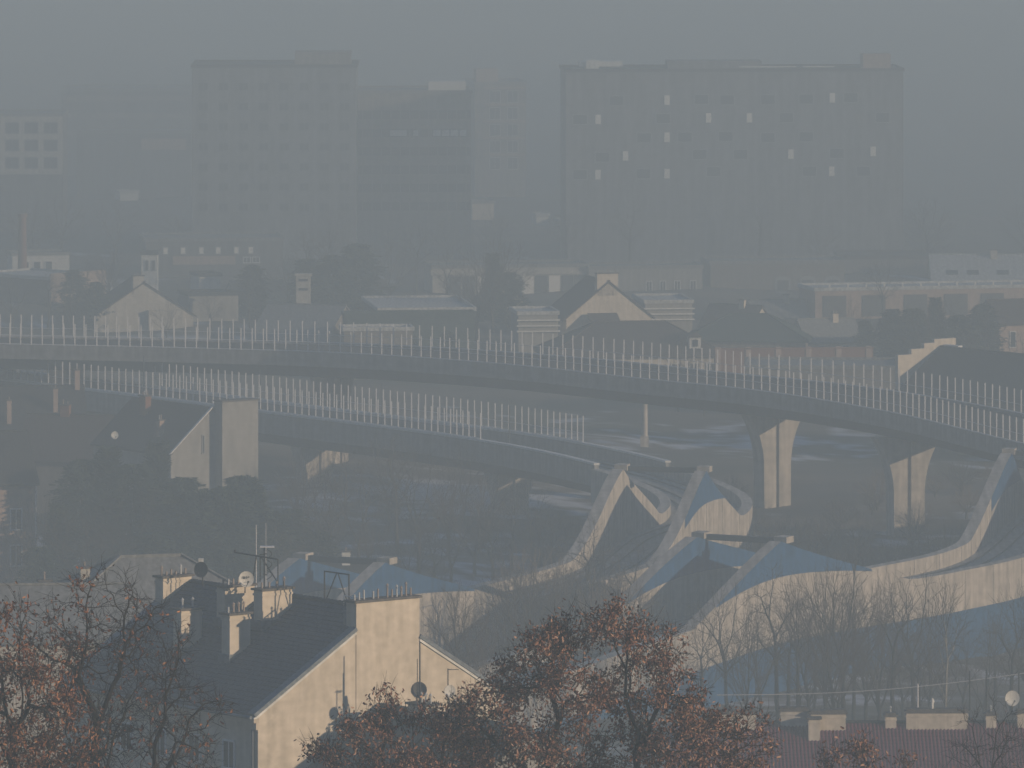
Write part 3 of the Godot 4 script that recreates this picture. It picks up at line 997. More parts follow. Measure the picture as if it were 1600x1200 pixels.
# the lower house in front of the gable
func lower_house() -> void:
	var turn := -atan2(0.778, 0.628)
	var ax := Vector2(0.628, -0.778)
	var c := Vector2(-6.93, 400.0) + ax * 6.35
	var base := 20.0
	var top := Y(1102, 399.5) - base
	var o := gable_house("low_house", "lower dark roofed wing built against the cream gable, half hidden by the oaks", Vector3(c.x, base, -c.y), turn, 12.0, 13.0, top - 4.1, 3.87, M.grey_plaster, M.dark_roof)
	var ch := chimney(o, Vector3(-2.2, top - 0.6, 0.3), 1.5, 0.9, 1.0, M.pale_plaster, 4)
	part("flashing", box_mesh(Vector3(1.8, 0.3, 1.1)), M.zinc, ch, Vector3(0, 0, 0))
	chimney(o, Vector3(0.6, top - 0.5, 0.2), 0.9, 0.6, 0.8, M.pale_plaster, 3)
	var at := P(655, 1078, 396.8)
	dish("satellite_dish", "grey satellite dish on the chimney of the lower house, shadowed on the gable", at, 0.42, Vector3(-0.2, 0.15, 1), M.dish_dark, at + Vector3(0.05, -1.0, -0.2))
	at = P(702, 1080, 395.2)
	dish("satellite_dish", "smaller pale satellite dish among the oak twigs right of the grey one", at, 0.33, Vector3(0.6, 0.1, 1), M.dish_paint, at + Vector3(0.05, -0.9, -0.2))
	var f := thing("aerial_rod", "tall thin aerial pole rising beside the grey dish", "antenna", P(656, 1090, 396.6))
	var m := MB.new()
	m.pole(Vector3(0, -1, 0), Vector3(0, 2.9, 0), 0.05, 0.035, 6); m.pole(Vector3(-0.13, 0, 0), Vector3(-0.13, 2.0, 0), 0.025, 0.02, 5)
	part("rod", m, M.iron, f)
	f = thing("television_aerial", "rake shaped television aerial on the lower house", "antenna", P(700, 1078, 395.4))
	m = MB.new()
	m.pole(Vector3(0, -1.2, 0), Vector3(0, 1.1, 0), 0.03, 0.03, 5)
	m.bar(Vector3(0, 1.05, 0), Vector3(0.55, 1.05, 0), 0.03)
	for i in 5: m.bar(Vector3(0.08 + i * 0.11, 1.05, -0.22), Vector3(0.08 + i * 0.11, 1.05, 0.22), 0.015)
	part("rake", m, M.iron, f)

# the long red roof along the bottom right
func red_house() -> void:
	var d := 500.0
	var x0 := X(1050, d); var x1 := X(1720, d)
	var ridge := Y(1132, d)
	var l := x1 - x0
	var w := 12.0
	var hr := 3.9
	var base := 10.0
	var o := thing("red_roofed_house", "long low house with a dull red tiled roof and many ridge chimneys", "house", Vector3((x0 + x1) / 2, base, -d), 0.02)
	var hw := ridge - base - hr
	part("wall", gable_walls(l, w, hw, hr), M.dim_plaster, o)
	var ang := atan(hr / (w / 2))
	for s in [-1.0, 1.0]: part("roof", roof_side(l, w, hw, hr, 0.5, s, 0.08), M.red_tile, o)
	var m := MB.new()
	var n := int(l / 0.24)
	for i in n:
		for q in 4:
			var t0 := q / 4.0; var t1 := (q + 1) / 4.0
			var h0 := 0.075 * sin(t0 * PI); var h1 := 0.075 * sin(t1 * PI)
			var xa := -l / 2 + (i + t0) * l / n; var xb := -l / 2 + (i + t1) * l / n
			m.quad(Vector3(xa, 0.03 + h0, 0.37), Vector3(xb, 0.03 + h1, 0.37), Vector3(xb, 0.012 + h1, 0), Vector3(xa, 0.012 + h0, 0))
			m.quad(Vector3(xa, 0, 0.37), Vector3(xb, 0, 0.37), Vector3(xb, 0.03 + h1, 0.37), Vector3(xa, 0.03 + h0, 0.37))
	var cm := m.mesh()
	var sl := (w / 2 + 0.5) / cos(ang)
	for i in int(sl / 0.35) + 1:
		var z := (sl - 0.37 - i * 0.35) * cos(ang)
		if z < 0: break
		part("tile_course", cm, M.red_tile, o, Vector3(0, hw + hr - tan(ang) * z + 0.12, z)).basis = Basis(Vector3.RIGHT, ang)
	m = MB.new()
	m.bar(Vector3(-l / 2, hw + hr + 0.18, 0), Vector3(l / 2, hw + hr + 0.18, 0), 0.34, 0.16)
	part("ridge", m, M.dark_roof, o)
	var cxm := (1050 + 1720) / 2.0
	for q in [[1240, 42, 0.95, 0.0, 0], [1293, 54, 0.8, 0.35, 0], [1391, 17, 0.6, 0.2, 1], [1441, 52, 0.85, 0.3, 0], [1489, 44, 0.85, 0.3, 0], [1548, 16, 0.65, 0.2, 1], [1608, 38, 0.8, 0.2, 0], [1150, 60, 0.8, 0.3, 0], [945, 0, 0, 0, 0]]:
		if q[1] == 0: continue
		var ch := chimney(o, Vector3((q[0] - cxm) / 24.0, hw + hr - 0.35, q[3]), q[1] / 24.0, 0.75, q[2] + 0.35, M.cream if q[0] != 1240 else M.pale_plaster, q[4])
		m = MB.new()
		var ww: float = q[1] / 24.0
		for i in 6: m.box(Vector3(ww * ((i + 0.5) / 6 - 0.5) + rng.randfn() * 0.03, q[2] + 0.50, rng.randfn() * 0.03), Vector3(ww / 6 * 1.05, 0.12 + 0.08 * rng.randf(), 0.9))
		part("crumbled_top", m, M.cap_stone, ch)
	chimney(o, Vector3((1270 - cxm) / 24.0, hw + hr - 1.2, 1.2), 0.75, 0.75, 1.75, M.cream, 0)
	m = MB.new()
	m.pole(Vector3.ZERO, Vector3(0, 0.55, 0), 0.1, 0.1, 8); m.pole(Vector3(0, 0.55, 0), Vector3(0, 0.8, 0), 0.18, 0.05, 8)
	part("white_vent", m, M.white_paint, o, Vector3((1456 - cxm) / 24.0, hw + hr + 0.95, 0.3))
	var at := P(1581, 1091, 500)
	dish("satellite_dish", "pale satellite dish on a pole above the red roof", at, 0.5, Vector3(0.3, 0.1, 1), M.dish_paint, at + Vector3(0.1, -1.9, -0.3))
	for q in [[1434, 1068], [1515, 1048], [1541, 1046], [1592, 1050]]:
		var t := thing("aerial_rod", ["thin pale pole just left of the white vent on the red roof", "dark pole rising right of the birch behind the red roof", "dark pole between the birch and the dish above the red roof", "dark pole just right of the dish above the red roof"][[1434, 1515, 1541, 1592].find(q[0])], "pole", P(q[0], 1135, 503))
		m = MB.new()
		m.pole(Vector3(0, -1.0, 0), Vector3(0, (1135 - q[1]) / 24.0, 0), 0.06, 0.045, 6)
		part("rod", m, M.iron if q[0] != 1434 else M.post_metal, t)
	m = MB.new()
	var wp := PackedVector3Array(); var wr := PackedFloat32Array()
	for i in 15:
		var t := i / 14.0
		wp.append(P(lerpf(1120, 1640, t), lerpf(1086, 1046, t), 515) + Vector3(0, -0.5 * sin(t * PI), 0)); wr.append(0.03)
	m.tube(wp, wr, 4)
	tag(part("cable", m, M.wire, self), "pale cable strung in front of the bare trees above the red roof", "cable")
# ---------------------------------------------------------------- houses on the left, before the viaducts
func middle_left() -> void:
	var o: Node3D
	var d := 800.0
	# house with the tall fire wall chimney
	var turn := 0.62 - PI / 2
	var g := P(334, 690, d)
	o = thing("gable_house", "house with a plain pale fire wall and slim rendered gable before the lower viaduct", "house", Vector3(g.x, 0, g.z), turn)
	var ridge := Y(640, d)
	part("wall", gable_walls(15.0, 10.0, ridge - 4.4, 4.4), M.grey_plaster, o, Vector3(-8.0, 0, 0))
	for s in [-1.0, 1.0]: part("roof", roof_side(15.0, 10.0, ridge - 4.4, 4.4, 0.3, s), M.brown_roof, o, Vector3(-8.0, 0, 0))
	var m := MB.new()
	m.bar(Vector3(-0.3, ridge + 0.25, 0), Vector3(-0.3, ridge - 4.4, 5.3), 0.3, 0.12)
	part("verge", m, M.white_paint, o)
	m = MB.new()
	m.box(Vector3(0.1, (Y(628, d)) / 2, -2.75), Vector3(1.5, Y(628, d), 4.5))
	var fw := part("fire_wall", m, M.grey_plaster, o)
	part("cap", box_mesh(Vector3(1.7, 0.15, 4.7)), M.cap_stone, fw, Vector3(0.1, Y(628, d) + 0.07, -2.75))
	window(o, Vector3(-0.48, ridge - 3.6, 1.0), PI / 2, 0.35, 2.0, M.frame_grey, M.glass, 0)
	chimney(o, Vector3(-11.0, ridge - 1.2, 1.4), 1.2, 0.7, 1.9, M.brick, 4)
	chimney(o, Vector3(-5.0, ridge - 2.6, 3.4), 0.7, 0.6, 1.3, M.pink_plaster, 2)
	dish("satellite_dish", "small pale dish on a dim brown roof left of the fire wall house", P(179, 680, 800), 0.4, Vector3(0.4, 0.1, 1), M.dish_paint, P(180, 694, 801))
	# dim house at the left edge
	o = gable_house("dim_house", "old dim plastered house at the left edge with tall windows and a drainpipe", P(-76, 690, 765) * Vector3(1, 0, 1), 0.3, 15.0, 10.0, Y(748, 765), 4.4, M.pink_plaster, M.dark_roof)
	for x in [1.5, 5.4]:
		for y in [2.6, 6.2]: window(o, Vector3(x, y, 5.06), 0.0, 1.3, 2.2, M.frame_white, M.glass, 1, 0.14)
	m = MB.new(); m.pole(Vector3(7.4, 0, 5.15), Vector3(7.4, Y(748, 765) - 0.3, 5.15), 0.1, 0.1, 6)
	part("downpipe", m, M.post_metal, o)
	o = gable_house("dark_roofed_house", "dark roofed house with slender lit chimneys at the left below the first barrier posts", P(30, 690, 850) * Vector3(1, 0, 1), 0.12, 14.0, 13.0, Y(668, 850), 4.4, M.dim_plaster, M.dark_roof)
	for q in [[6.4, 0.4, 2.2, 0.55], [3.8, 3.6, 2.6, 0.5], [-1.4, 5.2, 2.6, 0.5], [-4.0, 0.3, 1.2, 1.0]]:
		chimney(o, Vector3(q[0], Y(668, 850) + 4.4 - 0.677 * absf(q[1]), q[1]), q[3], 0.6, q[2], M.pink_plaster, 1)
	# long dark roof between them
	o = gable_house("brown_roofed_house", "long brown roofed house behind the conifers left of the fire wall", P(150, 690, 830) * Vector3(1, 0, 1), -0.2, 15.0, 10.0, Y(712, 830), 4.2, M.dim_plaster, M.brown_roof)
	chimney(o, Vector3(-3.4, Y(712, 830) + 3.8, 0), 1.0, 0.7, 1.6, M.brick, 2)
	# white topped house left of the lower barrier
	o = block("white_house", "small white upper storey standing at the left edge beside the first barrier posts", -50, 24, 568, 905, 8.0, 0.3, M.white_paint, M.pale_roof, "house")
	for i in 3: window(o, Vector3(-1.2 + i * 1.7, float(o.get_meta("t")) - 1.5, 4.05), 0.0, 1.0, 1.5, M.frame_white, M.glass, 0)
	part("balcony", box_mesh(Vector3(6.0, 0.9, 1.4)), M.pink_plaster, o, Vector3(1.0, float(o.get_meta("t")) - 3.2, 4.75))
	done(o)
	# pale grey hipped roof behind the tenement house
	o = hip_house("grey_roofed_house", "broad house with a pale grey hipped roof behind the dark tiled roof", P(235, 900, 500) * Vector3(1, 0, 1) + Vector3(0, 8, 0), 0.25, 20.0, 16.0, Y(988, 500) - 8, 5.0, M.grey_plaster, M.pale_roof)
	chimney(o, Vector3(-7.4, Y(946, 500) - 8 + 0.4, 2.0), 0.7, 0.6, 1.6, M.pale_plaster, 1)
	chimney(o, Vector3(-4.6, Y(946, 500) - 8 + 1.2, 1.2), 0.6, 0.6, 1.5, M.pale_plaster, 1)
	o = gable_house("shed_house", "low pale roofed outbuilding glimpsed through the orange leaved twigs at left", P(40, 960, 470) * Vector3(1, 0, 1) + Vector3(0, 12, 0), 0.1, 12.0, 9.0, Y(985, 470) - 12, 2.6, M.pale_plaster, M.pale_roof)
	# small chimney house behind the portal
	o = gable_house("little_house", "little dark roofed house with a white chimney behind the left portal", P(545, 880, 700) * Vector3(1, 0, 1), 0.1, 9.0, 7.0, Y(905, 700), 1.4, M.dim_plaster, M.dark_roof)
	chimney(o, Vector3(-0.3, Y(905, 700) + 1.1, 0.4), 0.75, 0.6, 1.45, M.white_paint, 1)

# ---------------------------------------------------------------- town beyond the viaducts
func win_row(o: Node3D, xs: Array, y: float, w: float, h: float, frame: Material, pane: Material, bars := 1, t := 0.12) -> void:
	for x in xs: window(o, Vector3(x, y, float(o.get_meta("z")) + 0.05), 0.0, w, h, frame, pane, bars, t)

func town() -> void:
	var o: Node3D
	var m: MB
	var t: float
	# left
	o = block("warehouse", "low plastered warehouse at the left edge with a lit end wall and snowy roof", -40, 82, 434, 1130, 11.0, -0.75, M.dim_plaster, M.snowy_roof)
	t = o.get_meta("t")
	part("end_wall", box_mesh(Vector3(0.3, t + 1.0, 11.2)), M.pink_plaster, o, Vector3(float(o.get_meta("w")) / 2 + 0.1, (t + 1) / 2, 0))
	done(o)
	o = block("white_pavilion", "white low pavilion with a row of dark windows above the warehouse roof", 20, 108, 399, 1175, 6.0, 0.2, M.white_paint, M.pale_roof)
	win_row(o, [-2.4, -0.6, 1.2], float(o.get_meta("t")) - 1.7, 1.2, 1.7, M.frame_white, M.glass, 0); done(o)
	m = MB.new()
	m.pole(Vector3.ZERO, Vector3(0, Y(335, 1165), 0), 0.75, 0.6, 12); m.lathe(Vector3(0, Y(335, 1165) - 0.6, 0), Vector3.UP, PackedVector2Array([Vector2(0.62, 0), Vector2(0.8, 0.1), Vector2(0.8, 0.5), Vector2(0.6, 0.6)]), 12)
	tag(part("factory_chimney", m, M.brick, self, foot(35, 1165)), "lone round brick chimney stack rising at far left in the haze", "chimney")
	o = gable_house("white_gable_house", "white house with its gable lit and a tall side chimney behind the left barrier posts", P(216, 470, 1085) * Vector3(1, 0, 1), 0.2 - PI / 2, 11.0, 14.0, Y(489, 1085), 4.6, M.pale_plaster, M.brown_roof)
	chimney(o, Vector3(5.0, Y(489, 1085) + 3.6, 0.8), 1.5, 1.2, 2.0, M.pale_plaster, 3, PI / 2)
	m = MB.new()
	m.box(Vector3(5.9, Y(489, 1085) - 1.3, -3.0), Vector3(1.2, 4.2, 5.0))
	part("porch", m, M.pale_plaster, o)
	o = block("white_tower_house", "small white turret like house with dark windows above the white gable", 221, 246, 398, 1140, 3.0, 0.0, M.white_paint, M.dark_roof, "house")
	win_row(o, [-0.4, 0.6], float(o.get_meta("t")) - 1.6, 0.6, 1.6, M.frame_grey, M.glass, 0); done(o)
	o = block("long_office", "long dark low building with a thin pale roof edge and a pinkish window band", 228, 442, 377, 1180, 14.0, 0.1, M.grey_block, M.pale_roof)
	t = o.get_meta("t")
	part("pale_band", box_mesh(Vector3(9.6, 1.3, 0.2)), M.pink_plaster, o, Vector3(-1.6, t - 2.9, 7.12))
	win_row(o, [-7.5, -4.8, -2.0, 0.6, 3.4, 5.6], t - 1.4, 0.9, 1.2, M.frame_grey, M.blind, 0)
	win_row(o, [5.0, 6.4], t - 2.9, 1.2, 1.0, M.frame_white, M.glass, 1); done(o)
	o = block("white_workshop", "small white walled workshop below the long dark building", 312, 345, 432, 1110, 5.0, 0.3, M.white_paint, M.dark_roof)
	done(o)
	o = block("plaster_workshop", "plain plastered annex below the small white workshop", 296, 372, 462, 1090, 6.0, 0.3, M.grey_plaster, M.dark_roof); done(o)
	m = MB.new()
	m.box(Vector3(0, 3.8, 0), Vector3(2.0, 7.6, 1.4)); m.box(Vector3(0, 7.6, 0), Vector3(2.4, 0.3, 1.8))
	o = thing("chimney_block", "squat white striped chimney standing over the dark roofs in the haze", "chimney", foot(474, 1080))
	part("shaft", m, M.pale_plaster, o)
	for y in [6.9, 5.6]: part("vent_slot", box_mesh(Vector3(1.3, 0.35, 0.1)), M.glass, o, Vector3(0, y, 0.72))
	o = gable_house("grey_shed", "large shed with a broad plain grey roof slope behind the posts", P(480, 510, 1040) * Vector3(1, 0, 1), -0.35, 11.0, 14.0, Y(524, 1040), 4.0, M.dim_plaster, M.pale_roof, "shed")
	# middle
	for q in [["flat_hall", "flat roofed hall with a snowy roof among dark trees", 592, 742, 486, 1045, 22.0, M.dim_plaster, M.snowy_roof], ["flat_hall", "dark green flat hall with a pale roof edge left of the middle", 540, 742, 494, 1025, 4.0, M.green_roof, M.green_roof], ["flat_hall", "low flat shed with a narrow white roof in front of the green hall", 538, 645, 517, 1000, 5.0, M.dim_plaster, M.snowy_roof], ["white_annex", "white terraced annex beside the dark hipped roof", 810, 872, 492, 1035, 9.0, M.grey_plaster, M.snowy_roof], ["white_annex", "white roofed shed right of the cream gable house", 1008, 1082, 474, 1060, 12.0, M.grey_plaster, M.snowy_roof]]:
		o = block(q[0], q[1], q[2], q[3], q[4], q[5], q[6], 0.12, q[7], q[8])
		if q[0] == "white_annex":
			for i in 3: part("step_ledge", box_mesh(Vector3(float(o.get_meta("w")) + 0.5, 0.18, 0.5)), M.white_paint, o, Vector3(0, float(o.get_meta("t")) - 0.7 - i * 0.75, float(o.get_meta("z")) + 0.2))
		done(o)
	o = block("garage_row", "long low row of garages with pale and dark doors in the middle distance", 676, 920, 418, 1150, 9.0, 0.15, M.pale_plaster, M.pale_roof)
	t = o.get_meta("t")
	part("eave_board", box_mesh(Vector3(float(o.get_meta("w")) + 0.6, 0.9, 0.3)), M.pale_plaster, o, Vector3(0, t - 0.6, 4.7))
	var k := 0
	for x in [-8.4, -6.3, -4.2, -2.0, 2.6, 4.6, 6.6, 8.6, 10.4]:
		part("garage_door", box_mesh(Vector3(1.7, 3.3, 0.14)), M.blind if k in [2, 4, 6] else M.garage_door, o, Vector3(x, t - 2.9, 4.6)); k += 1
	done(o)
	o = block("grey_row", "grey low row building with paired windows behind the cream gable house", 920, 1098, 420, 1152, 8.0, 0.15, M.grey_plaster, M.pale_roof)
	t = o.get_meta("t")
	win_row(o, [0.5, 2.6, 4.8, 7.2], t - 2.6, 1.0, 1.6, M.frame_white, M.glass, 1); done(o)
	o = gable_house("cream_gable_house", "cream house with a broad sunlit gable and big chimney in the middle of the town", P(934, 470, 1050) * Vector3(1, 0, 1), 0.3 - PI / 2, 10.0, 12.2, Y(492, 1050), 4.8, M.cream, M.brown_roof)
	t = Y(490, 1050)
	chimney(o, Vector3(4.55, t + 3.4, 0.2), 3.0, 0.9, 2.4, M.cream, 8, PI / 2)
	chimney(o, Vector3(0.5, t + 2.6, -1.6), 1.2, 0.7, 1.6, M.cream, 3, PI / 2)
	part("lean_to", roof_side(4.0, 5.0, 0.0, 1.5, 0.2, 1.0), M.brown_roof, o, Vector3(5.6, t - 1.2, 1.2), PI / 2)
	o = hip_house("hip_roofed_house", "wide old house with a big dark hipped roof and a small white dormer", P(985, 540, 1000) * Vector3(1, 0, 1), 0.12, 23.0, 14.0, Y(550, 1000), 4.0, M.cream, M.brown_roof)
	t = Y(550, 1000)
	m = MB.new()
	m.box(Vector3(0, 0.75, 0), Vector3(1.5, 1.5, 2.4))
	var dm := part("dormer", m, M.white_paint, o, Vector3(7.6, t + 0.9, 5.2))
	part("pane", box_mesh(Vector3(0.7, 0.9, 0.1)), M.glass, dm, Vector3(0, 0.7, 1.22))
	m = MB.new(); m.slab(PackedVector3Array([Vector3(-1, 1.45, 1.5), Vector3(1, 1.45, 1.5), Vector3(0, 2.2, 1.5)]), Vector3(0, 0, 3.0))
	part("dormer_roof", m, M.brown_roof, dm)
	for x in [5.0, 7.4, 9.6]: window(o, Vector3(x, t - 1.9, 7.05), 0.0, 1.3, 1.9, M.frame_white, M.glass, 1)
	o = hip_house("green_roofed_house", "house with a greenish dark hipped roof right of the white dormer", P(1170, 520, 1040) * Vector3(1, 0, 1), -0.1, 16.0, 11.0, Y(527, 1040), 3.2, M.dim_plaster, M.green_roof)
	m = MB.new()
	m.box(Vector3(0, 2.0, 0), Vector3(20.5, 5.0, 0.5)); m.box(Vector3(0, 4.55, 0), Vector3(20.7, 0.18, 0.7))
	o = thing("brick_wall", "long reddish brick wall lit by the sun behind the barrier posts", "wall", P(1240, 600, 985) * Vector3(1, 0, 1) + Vector3(0, 0.5, 0), 0.1)
	part("wall", m, M.brick, o)
	for i in 6: part("pier", box_mesh(Vector3(0.7, 5.0, 0.7)), M.pink_plaster, o, Vector3(-9.8 + i * 3.9, 2.25, 0))
	part("gate", box_mesh(Vector3(2.4, 2.6, 0.3)), M.garage_door, o, Vector3(4.1, 1.4, 0.22))
	o = block("grey_shed", "low grey flat roofed shed just beyond the right barrier posts", 1165, 1400, 577, 945, 12.0, -0.05, M.dim_plaster, M.pale_roof, "shed"); done(o)
	# right
	o = gable_house("stepped_house", "large dark roofed house with a stepped cream fire wall at its left end", P(1574, 600, 897) * Vector3(1, 0, 1), -0.9, 24.0, 13.0, Y(612, 900), 4.6, M.dim_plaster, M.dark_roof)
	t = Y(612, 900)
	m = MB.new()
	var sp := PackedVector3Array([Vector3(0, -1, 6.7), Vector3(0, -1, -6.7), Vector3(0, t + 1.6, -6.7), Vector3(0, t + 1.6, -4.6), Vector3(0, t + 3.6, -4.6), Vector3(0, t + 3.6, -2.4), Vector3(0, t + 5.7, -2.4), Vector3(0, t + 5.7, 1.0), Vector3(0, t + 5.3, 1.0), Vector3(0, t + 5.3, 2.6), Vector3(0, t + 4.7, 2.6), Vector3(0, t + 4.7, 4.6), Vector3(0, t + 4.1, 4.6), Vector3(0, t + 4.1, 6.7)])
	m.slab(sp, Vector3(0.5, 0, 0))
	part("stepped_fire_wall", m, M.cream, o, Vector3(-11.7, 0, 0))
	part("white_coping", box_mesh(Vector3(2.6, 0.2, 0.7)), M.white_paint, o, Vector3(-10.0, t + 4.95, -0.4))
	o = block("arcade_house", "dim building with three arched doors at the right of the garages", 1110, 1320, 412, 1160, 10.0, 0.12, M.dim_plaster, M.pale_roof)
	t = o.get_meta("t")
	for x in [0.8, 4.6, 8.4]:
		m = MB.new()
		var ap := PackedVector3Array([Vector3(-1.2, -2.0, 0.1), Vector3(1.2, -2.0, 0.1)])
		for i in 9: ap.append(Vector3(1.2 * cos(PI * i / 8), 0.5 + 0.6 * sin(PI * i / 8), 0.1))
		m.slab(ap, Vector3(0, 0, 0.1))
		var dr := part("arched_door", m, M.frame_grey, o, Vector3(x, t - 3.0, 5.02))
		part("opening", box_mesh(Vector3(1.7, 2.4, 0.08)), M.garage_door, dr, Vector3(0, -0.7, 0.13))
	done(o)
	o = block("dim_hall", "wide dim hall with a dull roof behind the arched doors", 1310, 1450, 405, 1185, 14.0, 0.0, M.dim_plaster, M.brown_roof); done(o)
	o = gable_house("skylight_house", "building with a pale roof slope and dark skylights at the upper right", P(1540, 430, 1180) * Vector3(1, 0, 1), 0.0, 17.0, 12.0, Y(436, 1180), 3.6, M.dim_plaster, M.snowy_roof)
	t = Y(436, 1180)
	for x in [-5.4, -2.2, 2.4]: part("skylight", box_mesh(Vector3(1.8, 0.2, 1.1)), M.glass, o, Vector3(x, t + 1.3, 4.2)).rotation.x = atan(0.6)
	chimney(o, Vector3(1.2, t + 2.9, 0.8), 1.0, 0.8, 1.6, M.cream, 1)
	o = block("garage_row", "row of brown garages with a snowy flat roof at the right", 1272, 1640, 452, 1100, 9.0, 0.22, M.pink_plaster, M.snowy_roof)
	t = o.get_meta("t")
	for x in [-14.4, -8.6, -2.4, 3.6, 9.0]: part("garage_door", box_mesh(Vector3(3.4, 3.0, 0.12)), M.garage_door, o, Vector3(x, t - 2.2, 4.58))
	for i in 12: part("parapet_post", box_mesh(Vector3(0.25, 0.9, 0.25)), M.white_paint, o, Vector3(-15 + i * 2.7, t + 0.5, 3.9))
	done(o)
	o = gable_house("pink_house", "pinkish house with a narrow window at the right edge", P(1592, 520, 1030) * Vector3(1, 0, 1), 0.3, 9.0, 9.0, Y(500, 1030), 2.6, M.pink_plaster, M.brown_roof)
	window(o, Vector3(-2.6, Y(500, 1030) - 2.2, 4.56), 0.0, 0.9, 2.2, M.frame_white, M.glass, 0)
	for q in [[560, 440, 1150, "low brown cottage among bare trees left of the garage row", M.pink_plaster, M.brown_roof, 0.2], [1215, 470, 1100, "small grey roofed cottage below the arched doors", M.pale_plaster, M.pale_roof, 0.1], [1150, 478, 1080, "pale cottage with two windows right of the white roofed shed", M.cream, M.brown_roof, -0.5], [400, 440, 1150, "plain cottage just below the long dark office", M.grey_plaster, M.dark_roof, 0.3], [1420, 500, 1060, "small pink cottage in the dark clump of trees at right", M.pink_plaster, M.dark_roof, 0.25], [130, 440, 1150, "low cottage with a pale roof right of the warehouse end wall", M.dim_plaster, M.snowy_roof, 0.2], [780, 458, 1100, "narrow cottage in front of the garage doors", M.cream, M.brown_roof, -0.9], [1290, 500, 1045, "small cream cottage right of the greenish hipped roof", M.cream, M.pale_roof, 0.35]]:
		t = Y(q[1], q[2]) - 2.6
		o = gable_house("cottage", q[3], P(q[0], 500, q[2]) * Vector3(1, 0, 1), q[6], 8.0, 6.5, t, 2.6, q[4], q[5])
		for x in [-2.0, 1.6]: window(o, Vector3(x, t - 1.3, 3.3), 0.0, 1.0, 1.4, M.frame_white, M.glass, 1)
		window(o, Vector3(4.05, t - 1.2, 0.0), PI / 2, 1.0, 1.4, M.frame_white, M.glass, 1)
		chimney(o, Vector3(1.2, t + 2.0, 0.4), 0.8, 0.6, 1.5, q[4], 2)
	# low scattered sheds toward the blocks
	for q in [["shed", "bright cream cube shed below the banded block", 738, 772, 318, 1318, 4.0, M.cream, M.pale_roof], ["shed", "small pale domed kiosk right of the cream cube shed", 838, 857, 338, 1308, 3.0, M.white_paint, M.snowy_roof], ["shed", "long low pale shed in front of the wide block", 880, 932, 347, 1304, 5.0, M.pale_plaster, M.snowy_roof], ["shed", "low pinkish shed row at the right below the wide block", 1240, 1310, 366, 1250, 6.0, M.pink_plaster, M.pale_roof], ["shed", "small white shed far left under the framed block", 188, 216, 302, 1376, 4.0, M.white_paint, M.snowy_roof]]:
		o = block(q[0], q[1], q[2], q[3], q[4], q[5], q[6], 0.3, q[7], q[8], "shed"); done(o)

